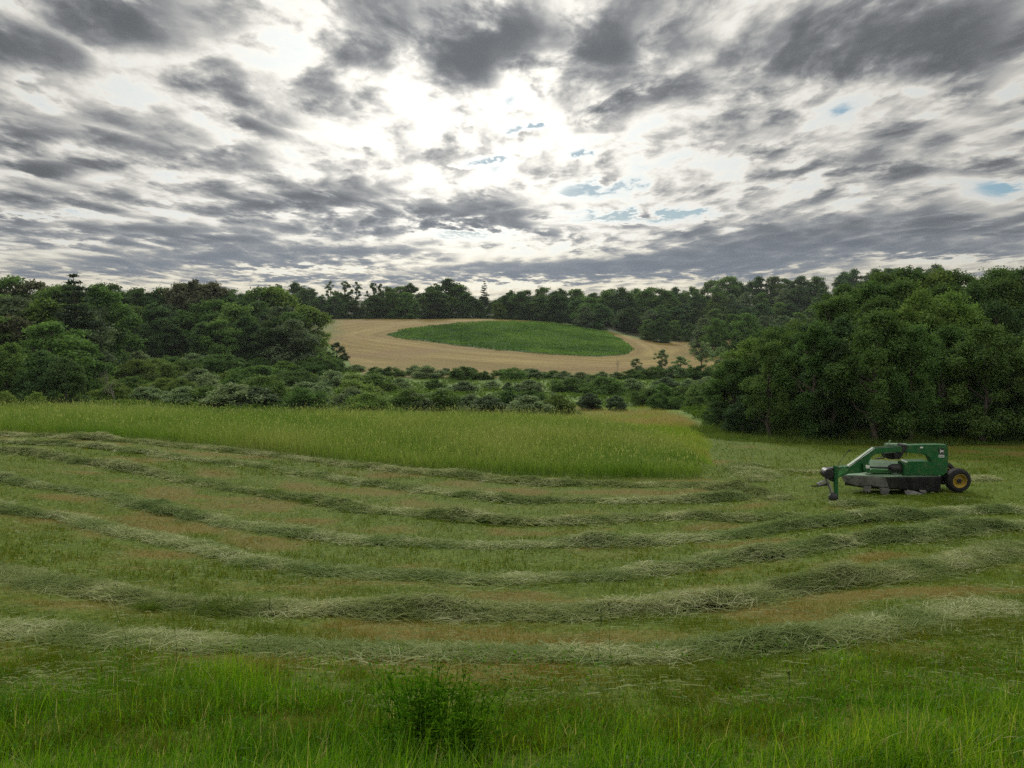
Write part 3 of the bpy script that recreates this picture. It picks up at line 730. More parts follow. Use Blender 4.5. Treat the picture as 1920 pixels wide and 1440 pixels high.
# valley shrubs: rows seen one above the other
def shrubs(layer, px0, px1, step, y, rows, kinds, wide=(1.2, 1.9), rj=10):
    px = px0
    while px < px1:
        q = px + RNG.uniform(-.4, .4) * step; v = kinds[RNG.integers(len(kinds))]
        yy = (y(q) if callable(y) else y) * RNG.uniform(.95, 1.05)
        plant('bush', v, q, yy, np.interp(q, *rows) + RNG.uniform(-rj, rj), None, 'shrub', ADJ['bush'][v] + ' shrub', 'shrub belt in the valley', layer, None, RNG.uniform(*wide), 'shrub')
        px += step * RNG.uniform(.7, 1.3)
shrubs('back line by the left wood', 190, 640, 30, lambda q: np.interp(q, [190, 500, 660, 1350], [158, 158, 172, 160]), ([190, 400, 560, 680, 800, 960, 1100, 1200, 1330], [662, 664, 678, 688, 688, 694, 700, 692, 686]), (0, 1, 4, 0), rj=6, wide=(1.3, 2.2))
shrubs('hedge line below the tan field', 640, 1330, 27, lambda q: np.interp(q, [190, 500, 660, 1350], [158, 158, 172, 160]), ([190, 400, 560, 680, 800, 960, 1100, 1200, 1330], [662, 664, 678, 688, 688, 694, 700, 692, 686]), (0, 1, 3, 0), rj=6, wide=(1.3, 2.2))
shrubs('second line', 170, 690, 40, 132, ([170, 300, 450, 690], [678, 680, 690, 700]), (0, 1, 4, 4), rj=8)
shrubs('second line, open side', 700, 1340, 44, 135, ([690, 1000, 1340], [712, 718, 704]), (0, 2, 0, 1), rj=8)
shrubs('third line', 130, 720, 46, 108, ([130, 400, 720], [698, 708, 720]), (0, 1, 4, 2), rj=8)
shrubs('nearest line', 200, 1080, 46, 90, ([200, 500, 760, 960, 1080], [722, 728, 734, 740, 748]), (0, 4, 0, 2, 1), rj=7)
shrubs('line below the right wood', 1210, 1400, 34, 105, ([1200, 1300, 1400], [728, 718, 700]), (3, 1, 0), rj=8)
for px, y, r, v in ((955, 100, 726, 3), (1000, 98, 732, 3), (1040, 104, 738, 0), (1106, 100, 738, 2), (1156, 98, 742, 2), (1235, 98, 738, 3), (1275, 96, 742, 3), (1310, 92, 742, 1), (70, 62, 741, 4), (12, 60, 742, 4)):
    plant('bush', v, px, y, r, None, 'shrub', ADJ['bush'][v] + ' shrub', 'shrub belt in the valley', 'free-standing', None, 1.4 if v != 4 else .8, 'shrub')
# leafless and half-bare ones
def bare_tree(px, y, row, seed, label, matr, wide=1.0, name='bare_tree'):
    p = at(px, y); h = max(1.0, z_of_row(row, p[0], p[1]) - p[2])
    o = empty(name, tuple(p), seed); s = h / 10; o.scale = (s * wide, s * wide, s)
    obj('trunk', bare('bare_tree', seed, 4, matr), o)
    tag(o, label, 'tree', 'leafless trees'); return o
bare_tree(215, 74, 682, 3, 'pale leafless small tree standing in front of the left wood, behind the tall hay', pale_bark, .8)
bare_tree(1157, 176, 668, 4, 'thin bare sapling against the lower right of the tan hillside', pale_bark, .7)
bare_tree(1722, 84, 486, 5, 'bare grey treetop poking above the wood behind the mower', pale_bark, .7)

# ---------------------------------------------------------------- what each plant is called
ORD = ['leftmost', 'second', 'third', 'fourth', 'fifth', 'sixth', 'seventh', 'eighth', 'ninth', 'tenth', 'eleventh', 'twelfth', 'thirteenth', 'fourteenth', 'fifteenth', 'sixteenth',
       'seventeenth', 'eighteenth', 'nineteenth', 'twentieth', 'twenty-first', 'twenty-second', 'twenty-third', 'twenty-fourth', 'twenty-fifth', 'twenty-sixth', 'twenty-seventh', 'twenty-eighth', 'twenty-ninth', 'thirtieth', 'thirty-first', 'thirty-second', 'thirty-third', 'thirty-fourth', 'thirty-fifth', 'thirty-sixth', 'thirty-seventh', 'thirty-eighth', 'thirty-ninth', 'fortieth']
def describe():
    by = {}
    for q in PLANTS: by.setdefault((q[2], q[3]), []).append(q)
    for (zone, layer), L in by.items():
        L.sort(key=lambda q: q[4])
        vis = [q[0] for q in L if -30 < q[4] < 1950]
        for o, noun, z, l, px in L:
            o['group'] = ('shrubs' if o['category'] == 'shrub' else 'trees') + ' of the ' + zone
            if len(L) == 1: o['label'] = f'{noun}, {layer} of the {zone}'; continue
            if o not in vis: o['label'] = f'{noun} outside the photo, {layer}, {zone}'; continue
            i = vis.index(o)
            w = 'leftmost' if i == 0 else 'rightmost' if i == len(vis) - 1 else ORD[i]
            o['label'] = f'{noun}, {w} in {layer}, {zone}' if w.endswith('most') else f'{noun}, {w} from left in {layer}, {zone}'
            if len(o['label'].replace('-', ' ').split()) > 15: o['label'] = o['label'].replace(' from left in ', ' in ').replace('-', ' ').replace(' of the ', ' ').replace('the ', '')
describe()
print('PLANTS', len(PLANTS))
(cv, cf), cvv = crop_mesh()
cr = obj('crop_plants', np_mesh('crop_plants', cv, cf, leafy('crop_leaves', [(0, (.050, .110, .016)), (.5, (.098, .185, .025)), (1, (.155, .26, .042))], .40, .03, vary=0.0), {'v': np.repeat(cvv, 4)}))
tag(cr, kind='stuff')
# ---------------------------------------------------------------- grass and cut hay
def blades(root, h, w, az, lean, segs=3, droop=.0, taper=1.6, rng=RNG):
    """flat tapering blades: returns verts, faces, t along the blade per vertex"""
    n = len(root); fa = az + rng.normal(0, .5, n)
    dx = np.c_[np.cos(az), np.sin(az), np.zeros(n)]; sd = np.c_[-np.sin(fa), np.cos(fa), np.zeros(n)]
    L = []; ts = []
    for i in range(segs + 1):
        t = i / segs
        c = root + dx * (h * lean * t ** 1.8)[:, None]; c[:, 2] += h * (t - droop * t ** 2.5 * np.minimum(lean, 1.2))
        ww = (w * .5 * (1 - t ** taper * .92))[:, None]
        L.append(c - sd * ww); L.append(c + sd * ww); ts += [t, t]
    V = np.stack(L, 1); k = 2 * (segs + 1); V = V.reshape(-1, 3)
    b = (np.arange(n) * k)[:, None]
    F = np.concatenate([b + np.array([2 * i, 2 * i + 1, 2 * i + 3, 2 * i + 2]) for i in range(segs)], 0)
    return V, F, np.tile(np.array(ts, dtype=float), n), k

def polar(n, a0, a1, y0, y1, rng=RNG, pw=1.0):
    """roots spread so that nearer ground gets more of them"""
    s0, s1 = math.log(y0 + 3), math.log(y1 + 3)
    y = np.exp(s0 + (s1 - s0) * rng.random(n) ** pw) - 3; a = rng.uniform(a0, a1, n)
    return a * (y + 3), y

def tuft_noise(x, y, s, seed): return fbm(x / s, y / s, seed, 3)

DRY = [(0, (.066, .120, .002)), (.30, (.120, .155, .003)), (.55, (.160, .145, .008)), (.8, (.19, .135, .024)), (1, (.34, .26, .09))]
# --- mown stubble -------------------------------------------------
mown_mat = leafy('mown_grass', DRY, .35, .02, vary=0.0)
def mown():
    VS = []; FS = []; vs = []; o = 0
    for (n, y0, y1, hs, ws) in ((230000, 4.5, 14, (.03, .10), (.004, .008)), (130000, 14, 34, (.04, .10), (.009, .018)), (60000, 30, 58, (.05, .11), (.02, .035))):
        x, y = polar(n, -.78, .80, y0, y1)
        k = ~standing(x, y) & ~low_meadow(x, y); x, y = x[k], y[k]
        d = dryness(x, y); m = len(x)
        clump = tuft_noise(x, y, .45, 60)
        keep = RNG.random(m) < np.clip(.25 + 1.5 * (clump - .28), .1, 1); x, y, d, clump = x[keep], y[keep], d[keep], clump[keep]; m = len(x)
        root = np.c_[x, y, zt(x, y) - .01]
        h = RNG.uniform(*hs, m) * (.55 + 1.0 * clump) * np.where(d < .3, 1.25, .8)
        V, F, t, kk = blades(root, h, RNG.uniform(*ws, m), RNG.uniform(0, 6.28, m), RNG.uniform(.2, 1.6, m), 2)
        v = np.clip(d * .85 + RNG.normal(0, .24, m), 0, 1)
        VS.append(V); FS.append(F + o); vs.append(np.repeat(v, kk)); o += len(V)
    return np_mesh('mown_grass', np.concatenate(VS), np.concatenate(FS), mown_mat, {'v': np.concatenate(vs)})
tag(obj('mown_grass', mown()), kind='stuff')

# --- loose hay strewn over the stubble -----------------------------
def loose():
    x, y = polar(60000, -.75, .78, 5.5, 34); k = ~standing(x, y) & (RNG.random(len(x)) < np.clip(.15 + 1.6 * (fbm(x / .9, y / .9, 58, 3) - .4), 0.03, 1)); x, y = x[k], y[k]; n = len(x)
    ln = RNG.uniform(.06, .20, n); yaw = RNG.uniform(0, 6.28, n); w = np.clip(y * .00022, .0018, .006)
    d = np.c_[np.cos(yaw), np.sin(yaw)] ; s = np.c_[-np.sin(yaw), np.cos(yaw)]; bend = RNG.normal(0, .12, n); up = RNG.uniform(.02, .07, n)
    L = []
    for t in (-.5, 0, .5):
        p = np.c_[x, y] + d * (ln * t)[:, None] + s * (bend * ln * (t * t * 4))[:, None]
        z = zt(p[:, 0], p[:, 1]) + up + (0.006 if t == 0 else 0)
        for q in (-1, 1): L.append(np.c_[p + s * (w * q)[:, None], z + q * .003])
    V = np.stack(L, 1).reshape(-1, 3); b = (np.arange(n) * 6)[:, None]
    F = np.concatenate([b + np.array([0, 1, 3, 2]), b + np.array([2, 3, 5, 4])])
    return np_mesh('loose_hay', V, F, hay_mat, {'v': np.repeat(RNG.random(n) * .8, 6)})
# --- rows of cut hay ----------------------------------------------
hay_mat = leafy('cut_hay', [(0, (.105, .165, .045)), (.35, (.21, .27, .10)), (.7, (.32, .365, .17)), (1, (.47, .49, .29))], .30, .03, rough=.5, vary=.0)
def swath(P, nper, width, height, seed, wscale=1.0):
    """one row of cut hay: a low lumpy mound overlaid with loose strands"""
    rng = np.random.default_rng(seed)
    seg = np.diff(P, axis=0); L = np.hypot(*seg.T); cum = np.r_[0, np.cumsum(L)]; tot = cum[-1]
    def plan(s, l):
        x = np.interp(s, cum, P[:, 0]); y = np.interp(s, cum, P[:, 1])
        i = np.clip(np.searchsorted(cum, s) - 1, 0, len(seg) - 1); d = seg[i] / L[i][:, None]
        return x - d[:, 1] * l, y + d[:, 0] * l, np.arctan2(d[:, 1], d[:, 0])
    def prof(s, l, x, y):
        lump = fbm(s / 1.1 + seed * 9, l / .7 + 3, seed, 3); big = vnoise(s / 2.6 + seed * 5, s * 0, seed + 7)
        clod = np.clip(fbm(s / .55 + seed, l / .4, seed + 41, 2) - .45, 0, 1) * 2.2
        H = height * ((.22 + 1.15 * big ** 1.6) * (.25 + 1.4 * lump) + .55 * clod * (.3 + big))
        wl = width * (.8 + .4 * vnoise(s / 1.7, s * 0 + 2, seed + 3))
        l = l - .42 * (vnoise(s / 1.6, s * 0, seed + 63) - .5) - .22 * (vnoise(s / .55, s * 0, seed + 64) - .5)
        end = np.clip(np.minimum(s, tot - s) / .6, 0, 1)
        return H * np.exp(-(np.abs(l) / (wl * .55)) ** 2.4) * end
    def wand(s): return .42 * (vnoise(s / 1.6, s * 0, seed + 63) - .5) + .22 * (vnoise(s / .55, s * 0, seed + 64) - .5)
    # mound
    ns = int(tot / .12); nl = 15
    S_, Lq = np.meshgrid(np.linspace(0, tot, ns), np.linspace(-.5, .5, nl) * width)
    s, l = S_.ravel(), Lq.ravel(); l = l + wand(s); x, y, a = plan(s, l)
    z = zt(x, y) + prof(s, l, x, y) * .85 - .015 + .05 * (vnoise(x * 9, y * 9, seed + 20) - .6)
    V0 = np.c_[x, y, z]; i, j = np.meshgrid(np.arange(ns - 1), np.arange(nl - 1)); q = (j * ns + i).ravel()
    F0 = np.c_[q, q + 1, q + ns + 1, q + ns]
    v0 = .0 + .25 * vnoise(x * 7, y * 7, seed + 30)
    # strands
    n = int(nper * tot); s = rng.uniform(0, tot, n); l = rng.normal(0, 1, n) * np.where(rng.random(n) < .72, .24, .55) * width * (.6 + .8 * vnoise(s / .9, s * 0, seed + 61)) + wand(s); x, y, a = plan(s, l)
    h = prof(s, l, x, y); keep = (h > .012) | (rng.random(n) < .35); s, l, x, y, a, h = (q[keep] for q in (s, l, x, y, a, h)); n = len(s)
    z = zt(x, y) + h * rng.uniform(.72, 1.12, n) + rng.uniform(0, .02, n)
    yaw = a + rng.normal(0, .75, n) + np.where(rng.random(n) < .5, math.pi, 0)
    pit = rng.normal(.05, .20, n); ln = rng.uniform(.10, .38, n) * (.8 + .4 * wscale ** .3); ww = rng.uniform(.002, .0048, n) * wscale
    d = np.c_[np.cos(yaw) * np.cos(pit), np.sin(yaw) * np.cos(pit), np.sin(pit)]
    roll = rng.uniform(0, 6.28, n); up = np.c_[np.zeros(n), np.zeros(n), np.ones(n)]
    s1 = unit(np.cross(d, up)); s2 = np.cross(s1, d); sd = s1 * np.cos(roll)[:, None] + s2 * np.sin(roll)[:, None]
    bow = rng.uniform(-.02, .09, n); side = rng.normal(0, .06, n); c = np.c_[x, y, z]
    LV = []
    for t in (-.5, -.17, .17, .5):
        p = c + d * (ln * t)[:, None] + up * ((.25 - t * t) * bow * 3 * ln * 2)[:, None] + s1 * (side * (t * t) * 3 * ln)[:, None]
        gz = zt(p[:, 0], p[:, 1]) + .006; p[:, 2] = np.maximum(p[:, 2], gz)
        k = (ww * (1.0 if abs(t) < .3 else .55))[:, None]
        LV += [p - sd * k, p + sd * k]
    V1 = np.stack(LV, 1).reshape(-1, 3); b = (np.arange(n) * 8)[:, None]
    F1 = np.concatenate([b + np.array([2 * i, 2 * i + 1, 2 * i + 3, 2 * i + 2]) for i in range(3)], 0)
    tone = fbm(x / .8, y / .8, seed + 50, 2)
    tone = np.clip((tone - .28) * 2.4, 0, 1); v1 = np.clip(.04 + (.30 + .62 * tone) * rng.random(n) ** .9 + .18 * tone, 0, 1)
    return np_mesh('hay_row', np.concatenate([V0, V1]), np.concatenate([F0, F1 + len(V0)]), hay_mat, {'v': np.concatenate([v0, np.repeat(v1, 8)])})
tag(obj('loose_hay', loose()), kind='stuff')
ROW_SAY = ['row of cut hay lying along the foot of the uncut tall grass', 'second row of cut hay out from the tall grass', 'third row of cut hay out from the tall grass',
           'fourth row of cut hay, midway across the mown field, passing below the mower', 'third row of cut hay up from the verge', 'long curved row of cut hay with dark heaps, second up from the verge', 'row of cut hay nearest the verge, half hidden by its grass']
for i, P in enumerate(ROW_PLAN):
    far_ = 1.0 if i >= 5 else (1.35 if i >= 3 else 2.0)
    nper = [1000, 1100, 1250, 1700, 2000, 3400, 3000][i]
    o = obj('hay_row', swath(P, nper, [.75, .7, .75, .66, .68, .70, .68][i], [.17, .16, .17, .15, .155, .15, .10][i], 70 + i, far_))
    tag(o, ROW_SAY[i], 'hay row', 'rows of cut hay')
SIDE_SAY = ['short heap of cut hay rounding the corner of the tall grass', 'low scrap of hay row between the tall grass corner and the mower', 'small clump of cut hay in front of the mower hitch', 'small heap of cut hay beside the yellow wheel']
for i, P in enumerate(SIDE_PLAN):
    o = obj('hay_heap', swath(P, 900, [1.3, .9, .8, .8][i], [.30, .15, .16, .14][i], 90 + i, 2.0)); tag(o, SIDE_SAY[i], 'hay heap', 'loose heaps of cut hay')

# darker grass heaps and uncut tufts on the rows
tuft_mat = leafy('grass_tuft', [(0, (.035, .085, .008)), (.5, (.075, .150, .016)), (1, (.15, .21, .05))], .45, .0, vary=.2)
def tuft(px, py, r, h, n, label, seed, up=1.0):
    rng = np.random.default_rng(seed); p = ground_at(px, py)
    q = rng.normal(0, .5, (n, 2)) * np.array([r, r * .6]); x, y = q.T
    root = np.c_[x, y, zt(x + p[0], y + p[1]) - p[2] + .02]
    hh = h * rng.uniform(.35, 1.0, n) * np.exp(-(x / r) ** 2 * .8)
    az = np.arctan2(y, x) + rng.normal(0, .9, n)
    V, F, t, k = blades(root, hh, rng.uniform(.004, .009, n), az, rng.uniform(.3, 1.5, n) / up, 4, .25, rng=rng)
    o = obj('grass_tuft', np_mesh('grass_tuft', V, F, tuft_mat, {'v': np.repeat(rng.random(n), k)})); o.location = p
    tag(o, label, 'grass tuft', 'dark tufts on the hay rows')
tuft(432, 1150, .50, .34, 900, 'large dark green grass tuft on the second hay row from the verge', 1)
tuft(880, 1160, .26, .34, 420, 'upright grey-green grass tuft on the second hay row, nearer the middle', 2, 1.6)
tuft(280, 1145, .26, .16, 500, 'low dark tuft on the hay row just beside the large dark tuft', 3)
tuft(512, 928, .45, .32, 500, 'peaked dark hay tuft on the third row out from the tall grass', 4)
tuft(585, 944, .5, .28, 500, 'wide dark hay tuft just right of the peaked one on the third row', 5)
tuft(1540, 1104, .3, .25, 500, 'leafy dark tuft on the right half of the second hay row from the verge', 6)
tuft(1348, 966, .45, .25, 450, 'green tuft near the right end of the third row out from the tall grass', 7)

# --- uncut hay ----------------------------------------------------
stand_mat = leafy('tall_grass', [(0, (.076, .165, .012)), (.5, (.145, .225, .028)), (1, (.24, .28, .07))], .5, .03, vary=0.0, tip=((.32, .35, .12), .6, 1.15))
def tall():
    VS = []; FS = []; vs = []; ts = []; o = 0
    for (n, y0, y1, hh, ww, a0) in ((170000, 26, 66, (.45, .95), (.010, .022), -.80), (10000, 26, 66, (.85, 1.30), (.007, .012), -.80)):
        x, y = polar(n, a0, .26, y0, y1, pw=1.0); k = standing(x - RNG.exponential(.18, len(x)) * (RNG.random(len(x)) < .6), y); x, y = x[k], y[k]
        g_ = tuft_noise(x, y, 1.8, 80); g2 = vnoise(x / 6, y / 6, 81)
        h = RNG.uniform(*hh, len(x)) * (.45 + .55 * g_ + .40 * g2) * (1 - .55 * np.clip((x / (y + 3) - .19) / .05, 0, 1) * RNG.random(len(x))); root = np.c_[x, y, zt(x, y)]
        V, F, t, k = blades(root, h, RNG.uniform(*ww, len(x)), RNG.uniform(0, 6.28, len(x)), RNG.uniform(.05, .75, len(x)), 3, .25, taper=2.2)
        v = np.clip(.5 * RNG.random(len(x)) + .9 * (g2 - .3) + .35 * (vnoise(x / 2.2, y / 2.2, 83) - .4), 0, 1)
        VS.append(V); FS.append(F + o); vs.append(np.repeat(v, k)); ts.append(t); o += len(V)
        if n < 20000:                                # seed heads
            top = V.reshape(-1, k, 3)[:, -2:].mean(1); m = len(top); hd = RNG.uniform(.05, .14, m)
            q, f_, t_, k_ = blades(top - np.c_[np.zeros(m), np.zeros(m), hd * .6], hd, RNG.uniform(.018, .034, m), RNG.uniform(0, 6.28, m), RNG.uniform(.1, .6, m), 2, taper=3)
            VS.append(q); FS3 = f_ + o; FS.append(FS3); vs.append(np.ones(len(q)) * .9); ts.append(np.ones(len(q))); o += len(q)
    return np_mesh('tall_grass', np.concatenate(VS), np.concatenate(FS), stand_mat, {'v': np.concatenate(vs), 't': np.concatenate(ts)})
tag(obj('tall_grass', tall()), kind='stuff')

# --- rough meadow between the shrubs ------------------------------
meadow_mat = leafy('meadow_plants', [(0, (.055, .100, .016)), (.5, (.095, .155, .026)), (1, (.15, .21, .042))], .4, .0, vary=0.0)
def meadow():
    x, y = polar(90000, -.7, .40, 56, 190, pw=.9)
    z = zt(x, y); px, py = project(x, y, z)
    g_ = fbm(x / 4, y / 7, 85, 3); k = (RNG.random(len(x)) < np.clip((g_ - .3) * 3, .12, 1)) & ~tan_mask(x, y) & ~low_meadow(x, y) & ~((px > 1380) & (y < 110)); x, y, z, g_ = x[k], y[k], z[k], g_[k]
    s = RNG.uniform(.25, .6, len(x)) * (y / 100) ** .3
    c = np.c_[x, y, z + RNG.uniform(.05, .25 + .75 * g_ ** 2, len(x))]
    nr = RNG.normal(0, .6, (len(x), 3)) + np.array([0, 0, .8])
    V, F = leaf_quads(c, nr, s, .6)
    v = np.clip(.5 * RNG.random(len(x)) + .9 * (fbm(x / 9, y / 14, 88, 3) - .3), 0, 1)
    return np_mesh('meadow_plants', V, F, meadow_mat, {'v': np.repeat(v, 4)})
tag(obj('meadow_plants', meadow()), kind='stuff')
def lows():
    x, y = polar(90000, -.06, .26, 30, 104); k = low_meadow(x, y); x, y = x[k], y[k]; n = len(x)
    g_ = fbm(x / 2.5, y / 3.5, 76, 3); br = fbm(x / 7, y / 5, 77, 2)
    aR = np.interp(y, [33, 45, 72, 104], [.2345, .240, .225, .19]); h = RNG.uniform(.2, .5, n) * (.4 + 1.1 * g_) * np.clip((aR - x / (y + 3)) / .022, .12, 1)
    V, F, t, kk = blades(np.c_[x, y, zt(x, y)], h, RNG.uniform(.015, .032, n), RNG.uniform(0, 6.28, n), RNG.uniform(.1, .9, n), 2)
    v = np.clip(.35 * RNG.random(n) + 1.9 * (br - .42) + .34, 0, 1)
    return np_mesh('rough_meadow_grass', V, F, leafy('rough_meadow_grass', [(0, (.15, .25, .022)), (.45, (.22, .28, .045)), (.75, (.27, .225, .075)), (1, (.33, .25, .11))], .55, .02, vary=0.0), {'v': np.repeat(v, kk)})
tag(obj('rough_meadow_grass', lows()), kind='stuff')
# grass margin at the foot of the right wood
def margin():
    n = 26000; px = RNG.uniform(1300, 2080, n); y = RNG.uniform(0, 1, n)
    yy = np.interp(px, [1300, 1340, 1400, 1500, 1700, 1980], [50, 49, 47, 46, 44, 43]) + y * 9
    x = (px - 960) / FOC * yy * .995; z = zt(x, yy)
    g_ = fbm(x / 1.5, yy / 1.5, 91, 2); h = RNG.uniform(.15, .6, n) * (.3 + 1.1 * g_) * (.5 + y)
    V, F, t, k = blades(np.c_[x, yy, z], h, RNG.uniform(.015, .04, n), RNG.uniform(0, 6.28, n), RNG.uniform(.1, .8, n), 2)
    return np_mesh('wood_edge_grass', V, F, leafy('wood_edge_grass', [(0, (.05, .10, .015)), (.6, (.085, .15, .022)), (1, (.14, .20, .04))], .4, .02, vary=0.0), {'v': np.repeat(RNG.random(n), k)})
tag(obj('wood_edge_grass', margin()), kind='stuff')

# --- verge in front -----------------------------------------------
verge_mat = leafy('verge_grass', [(0, (.042, .120, .002)), (.40, (.100, .225, .004)), (.75, (.195, .325, .008)), (.93, (.30, .38, .025)), (1, (.36, .33, .11))], .5, .03, rough=.4, vary=0.0)
def verge():
    VS = []; FS = []; vs = []; o = 0
    def edge(px): return np.interp(px, [-200, 0, 300, 600, 800, 950, 1100, 1300, 1500, 1700, 1920, 2100], [1225, 1222, 1225, 1255, 1245, 1290, 1290, 1268, 1240, 1215, 1190, 1180])
    for (n, h0, h1, w0, w1, seg, sel) in ((210000, .10, .34, .0035, .008, 4, 0), (9000, .35, .62, .003, .006, 5, 1), (2600, .1, .24, .012, .022, 4, 2)):
        x, y = polar(n, -.60, .62, 1.25, 8.5, pw=.9)
        z = zt(x, y); px, py = project(x, y, z)
        wob = 150 * (fbm(x / .8, y / .8, 95, 3) - .5)
        fade = np.clip((py - edge(px) + wob + 20) / 120, 0, 1) ** 1.3; g_ = fbm(x / .35, y / .35, 96, 3); big = vnoise(x / 1.1, y / 1.1, 99)
        k = RNG.random(n) < fade * np.clip(.2 + 1.8 * (g_ - .25), .12, 1)
        x, y, z, g_, fade, big, px = (q[k] for q in (x, y, z, g_, fade, big, px)); m = len(x)
        h = RNG.uniform(h0, h1, m) * (.15 + .65 * g_ + 1.15 * big ** 2) * (.35 + .65 * fade) * np.interp(px, [0, 850, 1150, 1920], [1.05, 1.0, .72, .68])
        az = RNG.normal(.4, 1.6, m); lean = np.abs(RNG.normal(.35, .35, m)) + .05
        V, F, t, kk = blades(np.c_[x, y, z - .01], h, RNG.uniform(w0, w1, m), az, lean, seg, .3, taper=2.0)
        v = np.clip(RNG.random(m) * .75 + .5 * (big - .4) + (.1 if sel == 1 else 0), 0, .93)
        v = np.clip(v + .25 * (vnoise(x / .5, y / .5, 97) - .5), 0, .93); v[RNG.random(m) < .05] = 1.0
        VS.append(V); FS.append(F + o); vs.append(np.repeat(v, kk)); o += len(V)
    x, y = polar(16000, -.60, .62, 1.4, 7.5); z = zt(x, y); px, py = project(x, y, z)      # clover and other small broad leaves low in the grass
    k = (py > edge(px) - 60) & (fbm(x / .4, y / .4, 101, 3) > .47); x, y, z = x[k], y[k], z[k]; n = len(x)
    V, F = leaf_quads(np.c_[x, y, z + RNG.uniform(.03, .20, n)], RNG.normal(0, .8, (n, 3)) + np.array([0, -.5, .5]), RNG.uniform(.012, .032, n), .75)
    VS.append(V); FS.append(F + o); vs.append(np.repeat(RNG.uniform(.0, .35, n), 4)); o += len(V)
    return np_mesh('verge_grass', np.concatenate(VS), np.concatenate(FS), verge_mat, {'v': np.concatenate(vs)})
tag(obj('verge_grass', verge()), kind='stuff')

# leafy weeds standing in the verge
weed_mat = leafy('weed_leaves', [(0, (.032, .100, .004)), (.5, (.065, .170, .008)), (1, (.12, .25, .014))], .45, .0, vary=.2)
def weed(px, py, h, r, nst, label, seed):
    rng = np.random.default_rng(seed); p = ground_at(px, py); parts = []; C = []; N = []; Sz = []
    for i in range(nst):
        b = rng.normal(0, r * .4, 2); tip = np.array([b[0] * 2.0 + rng.normal(0, .04), b[1] * 1.6, h * rng.uniform(.55, 1.0)])
        b0 = np.array([b[0], b[1], float(zt(b[0] + p[0], b[1] + p[1])) - p[2] - .02]); path = wander(rng, b0, tip, 6, .05); parts.append(tube(path, np.linspace(.004, .0015, 6), 5))
        for j in range(26):
            u = rng.uniform(.1, 1.0); q = b0 * (1 - u) + tip * u; a = rng.uniform(0, 6.28); d = np.array([math.cos(a), math.sin(a), .25])
            C.append(q + d * .035); N.append(np.array([-d[0] * .4, -d[1] * .4, 1.0]) + rng.normal(0, .3, 3)); Sz.append(rng.uniform(.03, .085) * (1.1 - .5 * u))
    o = empty('leafy_weed', tuple(p)); tag(o, label, 'weed', 'leafy weeds in the verge')
    V, F = leaf_quads(np.array(C), np.array(N), np.array(Sz), .30, rng)
    obj('foliage', np_mesh('weed_foliage', V, F, weed_mat, {'v': np.repeat(rng.random(len(C)), 4)}), o)
    V, F = join(parts); obj('stems', np_mesh('weed_stems', V, F, weed_mat, {'v': np.full(len(V), .4)}), o)
weed(800, 1400, .50, .24, 52, 'tall bushy dark green weed in the middle of the verge', 1)
weed(868, 1420, .42, .22, 30, 'lower dark weed leaning against the tall bushy one', 2)
# single grass stems with heads
stem_mat = leafy('grass_stems', [(0, (.03, .055, .012)), (1, (.07, .10, .03))], .2, .03, vary=.3)
def stem(px, py, row, label, seed, cat='grass stem'):
    rng = np.random.default_rng(seed); p = ground_at(px, py); h = z_of_row(row, p[0], p[1]) - p[2]
    tip = np.array([rng.normal(0, .05), rng.normal(0, .03), h]); path = wander(rng, (0, 0, -.02), tip, 6, .03)
    V, F = tube(path, np.linspace(.0021, .001, 6), 5)
    m = 26; u = rng.uniform(.82, 1.0, m); c = path[-1] * u[:, None] + path[-2] * 0 + rng.normal(0, .006, (m, 3))
    q, f = leaf_quads(c, rng.normal(0, 1, (m, 3)), rng.uniform(.012, .024, m), .4, rng)
    V2, F2 = join([(V, F), (q, f)])
    o = obj('seeding_grass', np_mesh('seeding_grass', V2, F2, stem_mat, {'v': np.full(len(V2), rng.random())})); o.location = p; tag(o, label, cat, 'tall single stems in the verge')
for px, py, row, w, sd in ((333, 1290, 1070, 'tallest thin stem over the left verge', 200), (232, 1260, 1075, 'leftmost thin stem, crossing the nearest hay rows', 203), (500, 1250, 1125, 'stem just right of the large dark tuft', 204),
                   (1145, 1275, 1132, 'stem with a head right of the bushy weed, taller of the pair', 205), (1118, 1290, 1150, 'shorter stem of the pair right of the bushy weed', 206), (1480, 1330, 1255, 'short stem deep in the right verge', 209)):
    stem(px, py, row, w, sd)
# ---------------------------------------------------------------- pull-type mower-conditioner parked on the mown field
def paint(name, col, rough=.5, dust=.45):
    m, nt, out = new_mat(name)
    b = nt.nodes.new('ShaderNodeBsdfPrincipled'); tc = nt.nodes.new('ShaderNodeTexCoord').outputs['Object']
    n = noise(nt, tc, 3.2, 6, .65); n2 = noise(nt, tc, 22, 4, .6); n3 = noise(nt, tc, 9, 5, .7)
    c = mixc(nt, n.smooth(.35, .7), tuple(v * .82 for v in col), tuple(min(1, v * 1.18) for v in col))
    c = mixc(nt, n3.smooth(.48, .72) * dust, c, (.16, .15, .09))
    c = mixc(nt, n2.smooth(.66, .74) * .5, c, (.10, .06, .035))
    nt.links.new(c, b.inputs['Base Color']); nt.links.new((n3 * .35 + (rough - .15)).k, b.inputs['Roughness'])
    b.inputs['Specular IOR Level'].default_value = .3
    nt.links.new(b.outputs[0], out.inputs[0]); return m
PGREEN = paint('machine_green', (.008, .095, .024)); PSKYLIT = paint('pale_skylit_green', (.15, .25, .15), .42, .5); PMID = paint('lighter_green', (.05, .19, .06), .42, .4)  # palest green has the sky's reflection off the top panels put into its colour
PYEL = paint('rim_yellow', (.33, .225, .02), .5, .6); PBLK = simple('machine_black', (.012, .012, .013), .55, nscale=9, noise_amt=.4)
